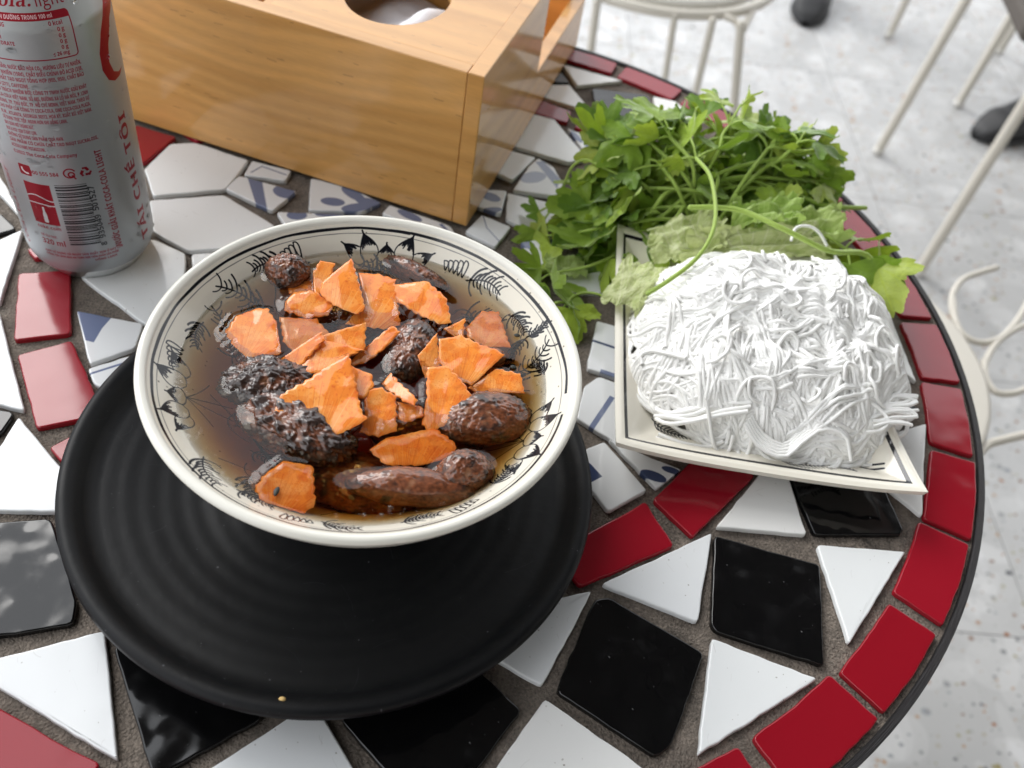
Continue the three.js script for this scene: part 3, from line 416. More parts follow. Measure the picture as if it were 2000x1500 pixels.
  for (const b of bottom) for (let i = 0; i < NA; i++) { const a = i / NA * 6.28319; pos.push(soupC.x + Math.cos(a) * b[0], T + b[1], soupC.z + Math.sin(a) * b[0]); }
  for (let i = 0; i < NA; i++) { const j = (i + 1) % NA; idx.push(0, 1 + j, 1 + i); for (let r = 0; r < NR + bottom.length - 1; r++) { const a = 1 + r * NA + i, b = 1 + r * NA + j; idx.push(a, b, a + NA, b, b + NA, a + NA); } }
  { const l = 1 + (NR + bottom.length - 1) * NA; pos.push(soupC.x, T + 0.0203, soupC.z); const c = pos.length / 3 - 1; for (let i = 0; i < NA; i++) idx.push(l + i, l + (i + 1) % NA, c); }
  const g = new THREE.BufferGeometry(); g.setAttribute('position', new THREE.Float32BufferAttribute(pos, 3)); g.setIndex(idx); g.computeVertexNormals();
  const broth = std({ color: rgb(1, 1, 1), transmission: 1, roughness: 0.0, ior: 1.34, thickness: 0.03, attenuationColor: rgb(0.66, 0.27, 0.035), attenuationDistance: 0.028 });
  tag(mesh('broth', g, broth), 'clear amber dipping broth filling the painted bowl', 'broth');
  // foam along the wall and between the slices
  const rnd = mul32(41), spots = [];
  for (let i = 0; i < 520; i++) { const seg = [[-62, 12], [-50, 6], [-72, 10], [112, 18], [128, 8], [95, 12], [-30, 16], [20, 30]][Math.floor(rnd() * 8)], a = (seg[0] + (rnd() + rnd() - 1) * seg[1]) * Math.PI / 180, q = R - 0.0008 - rnd() * rnd() * 0.0075; spots.push([soupC.x + Math.sin(a) * q, soupC.z + Math.cos(a) * q, 0.00018 + rnd() * rnd() * rnd() * 0.0011]); }
  for (let i = 0; i < 330; i++) { const s = [[735, 800, 10], [742, 835, 8], [800, 775, 12], [655, 615, 14], [745, 590, 12], [700, 845, 16], [900, 790, 14], [640, 880, 20], [880, 720, 12]][Math.floor(rnd() * 9)], p = at(s[0] + (rnd() - 0.5) * 2 * s[2], s[1] + (rnd() - 0.5) * 2 * s[2], SOUP); spots.push([p.x, p.z, 0.00016 + rnd() * rnd() * 0.0004]); }
  const im = new THREE.InstancedMesh(new THREE.SphereGeometry(1, 12, 8), std({ color: rgb(1, 1, 1), transmission: 1, thickness: 0, roughness: 0.02, ior: 1.36 }), spots.length), M4 = new THREE.Matrix4();
  spots.forEach((s, i) => im.setMatrixAt(i, M4.makeScale(s[2], s[2] * 0.8, s[2]).setPosition(s[0], soupC.y + 0.0006, s[1]))); im.name = 'foam_bubbles'; im.castShadow = im.receiveShadow = true; scene.add(im); tag(im, 'tiny clear bubbles along the edge of the broth', 'foam', null, 'stuff');
  const herb = std({ color: rgb(0.006, 0.009, 0.004), roughness: 0.5 });
  [[540, 960, 'black herb fleck on the drowned front carrot slice'], [1010, 655, 'dark herb fleck floating by the right wall of the bowl'], [1003, 717, 'brown speck in the foam at the right of the bowl']].forEach(([u, v, l], k) => { const p = at(u, v, SOUP + 0.0006), s = new THREE.SphereGeometry(0.0011, 12, 8).scale(k ? 1.1 : 0.8, 0.35, k ? 0.9 : 1.8); const q = s.attributes.position; for (let i = 0; i < q.count; i++) q.setX(i, q.getX(i) * (1 + 0.5 * noise(q.getX(i) * 1500, q.getZ(i) * 1500, k))); s.translate(p.x, p.y, p.z); tag(mesh('herb_fleck', s, herb), l, 'herb fleck'); });
}

/* ---------- drink can ---------- */
{
  const CC = V(-0.2156, T + 0.0016, -0.3328), R = 0.029, HH = 0.146;
  const can = thing('drink_can', 'slim silver drink can with red Vietnamese print and water drops beside the bowl', 'drink can', CC);
  const canAt = (u, v) => { // photo spot -> (turn in degrees, height in mm) on the can's side
    const d = FW.clone().addScaledVector(RT, (u - 1000) / FOCAL).addScaledVector(UPV, (750 - v) / FOCAL), ox = -CC.x, oz = -CC.z; const a = d.x * d.x + d.z * d.z, b = 2 * (ox * d.x + oz * d.z), c = ox * ox + oz * oz - R * R, D = Math.max(0, b * b - 4 * a * c), t = (-b - Math.sqrt(D)) / 2 / a;
    return [Math.atan2(ox + d.x * t, oz + d.z * t) * 57.2958, (EYE + d.y * t) * 1000];
  };
  const W = 2048, H = 1640, PX = H / 146;
  const print = canvasTex(W, H, (g) => {
    const rnd = mul32(3); g.fillStyle = '#a4a8ab'; g.fillRect(0, 0, W, H);
    const X = (a) => (a + 180) / 360 * W, Y = (h) => H - h * PX, RED = '#8e0a20';
    /* letters with their Vietnamese marks drawn by hand: the face has no such glyphs */
    const letters = (str) => [...str].map(c => { const d = c === 'Đ' || c === '₂' ? c : c.normalize('NFD'); return [d[0] === 'Đ' ? 'D' : d[0] === '₂' ? '2' : d[0] === '≤' ? '<' : d[0], [...d.slice(1)], c]; });
    const widthOf = (str) => letters(str).reduce((t, l) => t + g.measureText(l[0]).width * (l[2] === '₂' ? 0.6 : 1), 0);
    function put(str, cap) {
      let x = 0; const k = cap * PX; g.lineCap = 'round'; g.strokeStyle = g.fillStyle; const seg = (...p) => { g.beginPath(); for (let i = 0; i < p.length; i += 2) g.lineTo(x + p[i] * k, -p[i + 1] * k); g.stroke(); };
      for (const [b, marks, raw] of letters(str)) {
        const w = g.measureText(b).width, m = w / k / 2, low = b >= 'a' && b <= 'z' ? 0.8 : 1.06; let up = low; g.lineWidth = k * 0.13;
        if (raw === '₂') { g.save(); g.translate(x, 0.15 * k); g.scale(0.6, 0.6); g.fillText(b, 0, 0); g.restore(); x += w * 0.6; continue; }
        g.fillText(b, x, 0); if (raw === 'Đ') seg(-0.02, 0.5, m * 0.9, 0.5); if (raw === '≤') seg(m * 0.4, -0.02, m * 1.6, -0.02);
        for (const q of marks) {
          if (q === '\u0302') { seg(m - 0.22, up + 0.04, m, up + 0.2, m + 0.22, up + 0.04); up += 0.16; } else if (q === '\u0306') { seg(m - 0.2, up + 0.18, m - 0.1, up + 0.05, m + 0.1, up + 0.05, m + 0.2, up + 0.18); up += 0.16; } else if (q === '\u031b') seg(2 * m - 0.1, low - 0.1, 2 * m + 0.02, low - 0.04, 2 * m + 0.02, low + 0.1);
          else if (q === '\u0323') seg(m, -0.2, m + 0.01, -0.2); else if (q === '\u0301') seg(m - 0.02, up + 0.06, m + 0.16, up + 0.24); else if (q === '\u0300') seg(m + 0.04, up + 0.06, m - 0.16, up + 0.24); else if (q === '\u0309') seg(m - 0.08, up + 0.24, m + 0.1, up + 0.22, m + 0.04, up + 0.06); else if (q === '\u0303') seg(m - 0.22, up + 0.08, m - 0.08, up + 0.18, m + 0.08, up + 0.08, m + 0.22, up + 0.18);
        }
        x += w;
      }
    }
    const text = (str, a0, a1, h, cap, o = {}) => { g.save(); g.font = `${o.weight || 'bold'} ${cap * PX / 0.72}px ${o.font || 'sans-serif'}`; g.fillStyle = o.col || RED; const x0 = X(a0), x1 = X(a1); g.translate(x0, Y(h)); g.scale((x1 - x0) / widthOf(str), 1); put(str, cap); g.restore(); };
    const upText = (str, a, h0, h1, cap, o = {}) => { g.save(); g.font = `bold ${cap * PX / 0.72}px sans-serif`; g.fillStyle = o.col || RED; g.translate(X(a), Y(h0)); g.rotate(-Math.PI / 2); g.scale((h1 - h0) * PX / widthOf(str), 1); put(str, cap); g.restore(); };
    text('Coca-Cola.', -40, 31.5, 138.3, 4.6, { font: 'serif', weight: 'italic bold' }); text('light', 33.5, 56.5, 138.0, 4.6, { weight: 'normal' });
    // nutrition panel
    g.strokeStyle = RED; g.lineWidth = 5; g.beginPath(); g.roundRect(X(-14.7), Y(135.8), X(56.3) - X(-14.7), (135.8 - 117.6) * PX, 16); g.stroke();
    g.fillStyle = RED; g.beginPath(); g.roundRect(X(-14.7), Y(135.8), X(56.3) - X(-14.7), 2.7 * PX, [14, 14, 0, 0]); g.fill();
    text('GIÁ TRỊ DINH DƯỠNG TRONG 100 ml', -12.5, 44, 133.8, 1.45, { col: '#d9c3c6' });
    [['NĂNG LƯỢNG', '0 kcal'], ['CHẤT BÉO', '0 g'], ['CHẤT ĐẠM', '0 g'], ['CARBOHYDRATE', '0 g'], ['ĐƯỜNG', '0 g'], ['NATRI', '≤ 26 mg']].forEach(([l, r], i) => { const h = 130.9 - i * 2.42; text(l, -12, -12 + l.length * 2.1, h, 1.55); const n = r.length * 1.75; text(r, 50 - n, 50, h, 1.55); });
    const para = ['THÀNH PHẦN: NƯỚC BÃO HÒA CO₂, HƯƠNG LIỆU TỰ NHIÊN,', 'MÀU TỰ NHIÊN (150d), CHẤT ĐIỀU CHỈNH ĐỘ ACID (338,', '330), CHẤT TẠO NGỌT TỔNG HỢP (955, 950), CHẤT BẢO', 'QUẢN (211), CAFFEINE.', 'CHỊU TRÁCH NHIỆM BỞI: CÔNG TY TNHH NƯỚC GIẢI KHÁT', 'COCA-COLA VIỆT NAM, SỐ 485, ĐƯỜNG XA LỘ HÀ NỘI, P. LINH', 'TRUNG, TP. THỦ ĐỨC, TP. HỒ CHÍ MINH, VIỆT NAM. THEO SỰ', 'CHO PHÉP CỦA CÔNG TY COCA-COLA, ONE COCA-COLA PLAZA,', 'N.W., ATLANTA, GEORGIA 30313, HOA KỲ. XUẤT XỨ: VIỆT NAM.', 'SỬ DỤNG TRỰC TIẾP. NGON HƠN KHI UỐNG LẠNH.', 'BẢO QUẢN NƠI THOÁNG MÁT.', 'NSX & HSD: XEM Ở ĐÁY LON.', 'KHÔNG SỬ DỤNG SẢN PHẨM QUÁ HẠN.', 'SẢN PHẨM CÓ CHỨA CHẤT TẠO NGỌT SUCRALOSE,', 'ACESULFAME POTASSIUM.'];
    const ends = [56.8, 56.8, 56.8, 15, 56.8, 56.8, 56.8, 56.8, 56.8, 36, 10, 11, 30, 56.8, 14];
    para.forEach((s, i) => text(s, -14.7, ends[i], 113.6 - i * 2.68, 1.72));
    text('©2022 The Coca-Cola Company', -14.7, 36.8, 73.0, 1.7);
    g.fillStyle = RED; g.beginPath(); g.roundRect(X(-14.6), Y(67.6), 62, 62, 8); g.fill(); g.strokeStyle = '#d8dadb'; g.lineWidth = 9; g.beginPath(); g.arc(X(-14.6) + 40, Y(67.6) + 24, 24, 1.2, 3.4); g.stroke();
    text('1900 555 584', -7.5, 18.7, 63.6, 2.0);
    g.strokeStyle = RED; g.lineWidth = 7; g.beginPath(); g.ellipse(X(27.5), Y(65), 26, 25, 0, 0.7, 5.9); g.stroke(); g.beginPath(); g.arc(X(28.6), Y(64.3), 13, 0, 6.3); g.stroke(); g.beginPath(); g.moveTo(X(29), Y(64)); g.lineTo(X(31.5), Y(61.8)); g.stroke();
    for (let k = 0; k < 3; k++) { g.save(); g.translate(X(40), Y(64.8)); g.rotate(k * 2.094); g.fillStyle = RED; g.beginPath(); g.moveTo(-12, -27); g.lineTo(9, -27); g.lineTo(20, -8); g.lineTo(8, -2); g.lineTo(-2, -18); g.lineTo(-12, -16); g.fill(); g.restore(); }
    // red square with wave and bottle
    g.fillStyle = RED; g.fillRect(X(-14.4), Y(58.6), X(8.8) - X(-14.4), 22.2 * PX); g.strokeStyle = '#c9ccce'; g.lineWidth = 6; for (const h of [51, 47.5]) { g.beginPath(); for (let i = 0; i <= 20; i++) g.lineTo(lerp(X(-14.4), X(8.8), i / 20), Y(h + (h > 50 ? 1.2 : 0.2) * Math.sin(i / 20 * 5))); g.stroke(); }
    g.fillStyle = '#c9ccce'; g.beginPath(); const bx = X(-2.5); [[-5, 46], [5, 46], [6, 43.5], [11, 41.5], [10, 39.8], [11, 38], [8, 37.4], [-8, 37.4], [-11, 38], [-10, 39.8], [-11, 41.5], [-6, 43.5]].forEach(q => g.lineTo(bx + q[0], Y(q[1]))); g.fill();
    text('coke.com', -13.5, 8.6, 33.6, 1.9); text('THỂ TÍCH THỰC:', -12.8, 3, 28.6, 1.4); text('320 ml', -13, 9, 24.4, 3.1);
    // bar code, bars lie across the can
    g.fillStyle = '#2d2f33'; const x0 = X(12.9), x1 = X(38.5); let y = Y(59); const bars = mul32(935049); while (y < Y(25.6)) { const b = 3 + Math.floor(bars() * 3) * 3.2; g.fillRect(x0, y, (x1 - x0) * (bars() < 0.1 ? 1.05 : 1), b); y += b + 3.2 + Math.floor(bars() * 3) * 3.2; }
    upText('8  935049  501527', 43.6, 23.6, 57.2, 2.6, { col: '#33353a' });
    upText('NƯỚC GIẢI KHÁT COCA-COLA LIGHT', 56.4, 20.5, 73.8, 3.0); upText('TÁI CHẾ TÔI', 91, 15, 84, 5.2);
    text('HẠN SỬ DỤNG VÀ NGÀY SẢN XUẤT XEM Ở ĐÁY LON', -13, 57, 19.6, 1.3); text('THÔNG TIN CẢNH BÁO AN TOÀN XEM TRÊN NHÃN SẢN PHẨM', -13, 52, 17.6, 1.3); text('UỐNG LẠNH', 30, 50, 15.6, 1.2);
    upText('COCA-COLA LIGHT', -33, 18, 60, 3.0); upText('coca-cola', -120, 20, 120, 20); upText('coca-cola', 175, 20, 120, 20);
    // red ribbon that comes round the side
    const q = (u, v) => { const [a, h] = canAt(u, v); return [X(Math.min(a, 118)), Y(h)]; };
    g.fillStyle = RED; g.beginPath(); [[206, -30], [203, 20], [198, 70], [196, 112], [202, 145], [214, 163], [226, 164], [236, 152], [239, 135], [233, 146], [224, 146], [215, 128], [213, 95], [215, 40], [217, 4], [217, -30]].forEach(p => g.lineTo(...q(...p))); g.fill();
    g.fillStyle = RED; g.beginPath(); g.moveTo(X(118), Y(104)); g.lineTo(X(130), Y(112)); g.lineTo(X(132), Y(146)); g.lineTo(X(110), Y(146)); g.fill();
  });
  const mist = heightTex(512, (u, v) => 0.5 + smooth(0.0, 0.35, tileFbm(v, u, 5, 2)) * tileFbm(u, v, 70, 2)); mist.repeat.set(5, 4);
  const body = lathe([[0.0275, 0.0078], [0.0285, 0.0105], [0.029, 0.014], [0.029, 0.128], [0.0287, 0.131], [0.0268, 0.138], [0.0262, 0.141]], 120, (r, y) => y / 0.146);
  mesh('can_body', body, std({ map: print, metalness: 0.62, roughness: 0.36, bumpMap: mist, bumpScale: 0.00004 }), can);
  const alu = std({ color: rgb(0.72, 0.73, 0.74), metalness: 1, roughness: 0.28 });
  mesh('can_base', lathe([[0, 0.009], [0.018, 0.005], [0.021, 0.0], [0.0226, 0.0], [0.0245, 0.003], [0.0275, 0.0078]], 100), alu, can);
  const lid = mesh('can_lid', lathe([[0.0262, 0.141], [0.0268, 0.1425], [0.0268, 0.1445], [0.0258, 0.145], [0.0252, 0.1425], [0.0235, 0.139], [0.0225, 0.1395], [0, 0.1395]], 100), alu, can);
  mesh('pull_tab', new RoundedBoxGeometry(0.013, 0.0012, 0.021, 2, 0.0005).translate(0, 0.1408, 0.004), alu, lid);
  const rnd = mul32(8), dp = []; for (let i = 0; i < 700; i++) { const a = (-60 + rnd() * 170) * Math.PI / 180, h = 0.012 + rnd() * 0.12, s = 0.00012 + rnd() ** 6 * 0.0011; dp.push([a, h, s]); }
  [[112, 177], [70, 180], [108, 256], [135, 250], [92, 318], [70, 326], [150, 12], [100, 300]].forEach(([u, v], i) => { const [a, h] = canAt(u, v); dp.push([a * Math.PI / 180, h / 1000, 0.0009 + (i % 3) * 0.0004]); });
  const im = new THREE.InstancedMesh(new THREE.SphereGeometry(1, 10, 8), std({ color: rgb(1, 1, 1), transmission: 1, thickness: 0.001, ior: 1.33, roughness: 0.02 }), dp.length), o = new THREE.Object3D();
  dp.forEach(([a, h, s], i) => { o.position.set(Math.sin(a) * R, h, Math.cos(a) * R); o.rotation.set(0, a, 0); o.scale.set(s * (0.8 + rnd() * 0.7), s * (0.8 + rnd() * 0.6), s * 0.55); o.updateMatrix(); im.setMatrixAt(i, o.matrix); }); im.name = 'water_drops'; im.userData.kind = 'stuff'; can.add(im);
}

/* ---------- wooden tissue box ---------- */
{
  const BX = V(-0.0413, T + 0.0014, -0.4047);
  const box = thing('tissue_box', 'varnished light wood tissue box with an oval hole and a low open tray behind', 'tissue box', BX); box.rotation.y = -0.1769; box.updateMatrixWorld();
  const wood = (seed, ring) => canvasTex(1024, 1024, (g, w, h) => {
    const rnd = mul32(seed), im = g.createImageData(w, h);
    for (let y = 0; y < h; y++) for (let x = 0; x < w; x++) {
      const u = x / w * 0.26, v = y / h * 0.26; const warp = 0.012 * noise(u * 14 + seed, v * 14), d = ring ? Math.hypot((u - 0.125) * 0.9, (v - 0.03) * 2.6 + warp) : v * 1.6 + 0.02 * noise(u * 9 + seed, v * 3) + warp * 0.5;
      const gr = Math.sin(d * 330 + 3 * noise(u * 30, v * 60, seed)), band = noise(d * 60, seed), fine = noise(u * 90, v * 1300, seed), fl = noise(u * 220, v * 1800, 3);
      const k = 1 + 0.012 * gr + 0.10 * band + 0.025 * fine + 0.02 * fl, red = 0.03 * band; const o = (y * w + x) * 4; im.data[o] = 212 * k; im.data[o + 1] = (158 - 60 * red) * k * (1 - Math.max(0, -band) * 0.06); im.data[o + 2] = 88 * k * (1 - Math.max(0, -band) * 0.18); im.data[o + 3] = 255;
    }
    g.putImageData(im, 0, 0);
    for (let i = 0; i < 260; i++) { g.strokeStyle = `rgba(96,58,24,${0.15 + rnd() * 0.3})`; g.lineWidth = 1 + rnd(); const x = rnd() * w, y = rnd() * h, l = 6 + rnd() * 16; g.beginPath(); g.moveTo(x, y); g.lineTo(x + l, y + (rnd() - 0.5) * 3); g.stroke(); }
  });
  const wm = (tex) => std({ map: tex, roughness: 0.5, clearcoat: 0.8, clearcoatRoughness: 0.12, bumpMap: peelAt(1), bumpScale: 0.0003 });
  const mA = wm(wood(4, true)), mB = wm(wood(9, false)), mC = wm(wood(15, false));
  const t = 0.0085, Hh = 0.0905, Wd = 0.24, Dp = 0.113, LH = 0.0352, LD = 0.2235;
  const board = (name, x0, x1, y0, y1, v0, v1, m, rot) => { const g = new RoundedBoxGeometry(x1 - x0, y1 - y0, v1 - v0, 2, 0.0007); g.translate((x0 + x1) / 2, (y0 + y1) / 2, -(v0 + v1) / 2); boxUV(g, 1 / 0.26); const uv = g.attributes.uv; for (let i = 0; i < uv.count; i++) { const a = uv.getX(i), b = uv.getY(i); rot ? uv.setXY(i, b, a) : uv.setXY(i, a + 0.95, b + 0.4); } return mesh(name, g, m, box); };
  board('front_panel', -Wd + t + 0.0001, -t - 0.0001, 0, Hh, 0, t, mA);
  board('side_panel', -t, 0, 0, Hh + 0.0002, 0, Dp, mC, false); board('side_panel', -Wd, -Wd + t, 0, Hh + 0.0002, 0, Dp, mC, false);
  board('back_panel', -Wd + t + 0.0001, -t - 0.0001, 0.0, Hh - 0.0003, Dp - t, Dp, mB);
  board('tray_side', -t - 0.0002, -0.0002, 0, LH, Dp + 0.0001, LD, mC); board('tray_side', -Wd, -Wd + t, 0, LH, Dp + 0.0001, LD, mC); board('tray_back', -Wd + t + 0.0001, -t - 0.0003, 0, LH + 0.014, LD - t, LD, mB);
  board('floor_panel', -Wd + t + 0.0001, -t - 0.0001, 0.001, 0.006, t, LD - t, mB);
  board('divider', -0.1245, -0.1165, 0.006, Hh - 0.004, t + 0.0001, Dp - t - 0.0001, mB);
  const s = new THREE.Shape(); const X0 = -0.1165, X1 = -t - 0.0004, Z0 = t + 0.0003, Z1 = Dp - t - 0.0003; s.moveTo(X0, Z0); s.lineTo(X1, Z0); s.lineTo(X1, Z1); s.lineTo(X0, Z1);
  const hole = new THREE.Path(); hole.absellipse(-0.067, 0.0535, 0.0275, 0.033, 0, Math.PI * 2, true); s.holes.push(hole);
  const g = new THREE.ExtrudeGeometry(s, { depth: 0.006, bevelEnabled: true, bevelSize: 0.0005, bevelThickness: 0.0005, bevelSegments: 2, curveSegments: 48 }); g.rotateX(-Math.PI / 2); g.translate(0, Hh - 0.0068, 0); boxUV(g, 1 / 0.26); mesh('top_panel', g, mB, box);
  const tg = new THREE.PlaneGeometry(0.098, 0.09, 40, 40).rotateX(-Math.PI / 2); const p = tg.attributes.position; for (let i = 0; i < p.count; i++) { const x = p.getX(i), z = p.getZ(i); p.setY(i, 0.064 + 0.016 * Math.exp(-(((x - 0.008) / 0.02) ** 2 + (z / 0.03) ** 2)) + 0.004 * fbm(x * 40, z * 40) + 0.003 * Math.sin(x * 160 + z * 60)); } tg.computeVertexNormals();
  const tis = mesh('tissue_stack', tg, std({ color: rgb(0.82, 0.81, 0.84), roughness: 0.95, side: THREE.DoubleSide })); box.updateMatrixWorld(); const c = V(-0.0625, 0, -0.0565).applyMatrix4(box.matrixWorld); tis.position.copy(c); tis.rotation.y = -0.1769; tag(tis, 'white paper tissue bulging under the hole of the wooden box', 'tissue');
}

/* ---------- square plate with rice noodles ---------- */
const FL = V(0.0485, 0, -0.2585), FR = V(0.1855, 0, -0.2655), BR = V(0.1535, 0, -0.415), BL = V(0.0385, 0, -0.408);
const quad = (s, t) => { const a = (s + 1) / 2, b = (t + 1) / 2; return V(0, 0, 0).addScaledVector(FL, (1 - a) * (1 - b)).addScaledVector(FR, a * (1 - b)).addScaledVector(BR, a * b).addScaledVector(BL, (1 - a) * b); };
{
  const pl = thing('square_plate', 'square cream plate with black edge line and leaf sprays under the white noodles', 'plate', V(0.107, T + 0.0012, -0.337));
  const tex = canvasTex(1024, 1024, (g, w, h) => {
    g.fillStyle = '#ebe6d8'; g.fillRect(0, 0, w, h); const rnd = mul32(6);
    g.strokeStyle = '#1a1d22'; g.lineWidth = 12; g.lineJoin = 'miter'; g.strokeRect(w * 0.038, h * 0.038, w * 0.924, h * 0.924);
    const fern = (x, y, a, l, f) => { const c = Math.cos(a), s = Math.sin(a), R = (p, q) => [x + p * c - q * s, y + p * s + q * c]; g.strokeStyle = '#20242b'; g.lineCap = 'round'; g.lineWidth = 5; g.beginPath(); for (let k = 0; k <= 12; k++) g.lineTo(...R(l * k / 12, f * Math.sin(k / 12 * 3) * l * 0.14)); g.stroke(); for (let k = 1; k < 12; k++) { const px = l * k / 12, py = f * Math.sin(k / 12 * 3) * l * 0.14, q = l * 0.2 * (1 - k / 15); g.lineWidth = 4.5; for (const d of [-1, 1]) { g.beginPath(); g.moveTo(...R(px, py)); g.quadraticCurveTo(...R(px + q * 0.2, py + d * q * 0.7), ...R(px + q * 0.8, py + d * q)); g.stroke(); } } };
    const curl = (x, y, r, d) => { g.strokeStyle = '#20242b'; g.lineWidth = 5; g.beginPath(); for (let k = 0; k < 26; k++) { const t = k / 25 * 4.6; g.lineTo(x + Math.cos(t * d) * r * (1 - k / 34), y + Math.sin(t * d) * r * (1 - k / 34)); } g.stroke(); };
    fern(150, 830, 0.35, 150, 1); fern(300, 900, 0.1, 110, -1); curl(360, 850, 32, 1); curl(520, 905, 28, -1); fern(560, 925, 0.05, 170, 1); fern(720, 935, 0.06, 120, -1); curl(875, 850, 24, 1); g.lineWidth = 7; g.beginPath(); g.moveTo(850, 900); g.lineTo(940, 915); g.moveTo(855, 885); g.lineTo(945, 898); g.stroke();
    fern(110, 500, -1.4, 150, 1); fern(900, 300, 1.4, 150, 1); fern(300, 110, 0.1, 160, 1); fern(700, 110, 3, 160, 1);
  });
  tex.wrapS = tex.wrapT = THREE.ClampToEdgeWrapping;
  const N = 72, pos = [], uv = [], idx = [];
  const rise = (s, t) => { const m = Math.max(Math.abs(s), Math.abs(t)), c = (Math.abs(s * t)) ** 3, e = smooth(0.5, 1, m); return 0.0045 + 0.0115 * e * e + 0.0045 * c * e; };
  const f = (q) => Math.sin(q * Math.PI / 2 * 0.98) / Math.sin(Math.PI / 2 * 0.98); // finer near the edge
  for (let j = 0; j <= N; j++) for (let i = 0; i <= N; i++) { const s = f(i / N * 2 - 1), t = f(j / N * 2 - 1), q = quad(s, t), e = smooth(0.93, 1, Math.max(Math.abs(s), Math.abs(t))); pos.push(q.x, T + 0.0012 + rise(s, t) - 0.0008 * e * e, q.z); uv.push((s + 1) / 2, (t + 1) / 2); }
  const o = pos.length / 3;
  for (let j = 0; j <= N; j++) for (let i = 0; i <= N; i++) { const s = f(i / N * 2 - 1) * 0.992, t = f(j / N * 2 - 1) * 0.992, q = quad(s, t), m = Math.max(Math.abs(s), Math.abs(t)); pos.push(q.x, T + 0.0012 + Math.max(m < 0.6 && m > 0.5 ? 0 : 0.0012, rise(s, t) - 0.0038), q.z); uv.push((s + 1) / 2, (t + 1) / 2); }
  for (let j = 0; j < N; j++) for (let i = 0; i < N; i++) { const a = j * (N + 1) + i, b = a + 1, c = a + N + 1, d = c + 1; idx.push(a, b, c, b, d, c, o + a, o + c, o + b, o + b, o + c, o + d); }
  const rim = []; for (let i = 0; i < N; i++) rim.push(i); for (let j = 0; j < N; j++) rim.push(j * (N + 1) + N); for (let i = N; i > 0; i--) rim.push(N * (N + 1) + i); for (let j = N; j > 0; j--) rim.push(j * (N + 1));
  for (let k = 0; k < rim.length; k++) { const a = rim[k], b = rim[(k + 1) % rim.length]; idx.push(a, o + a, b, b, o + a, o + b); }
  const g = new THREE.BufferGeometry(); g.setAttribute('position', new THREE.Float32BufferAttribute(pos, 3)); g.setAttribute('uv', new THREE.Float32BufferAttribute(uv, 2)); g.setIndex(idx); g.computeVertexNormals();
  part('plate_body', g, std({ map: tex, roughness: 0.13 }), pl);
}
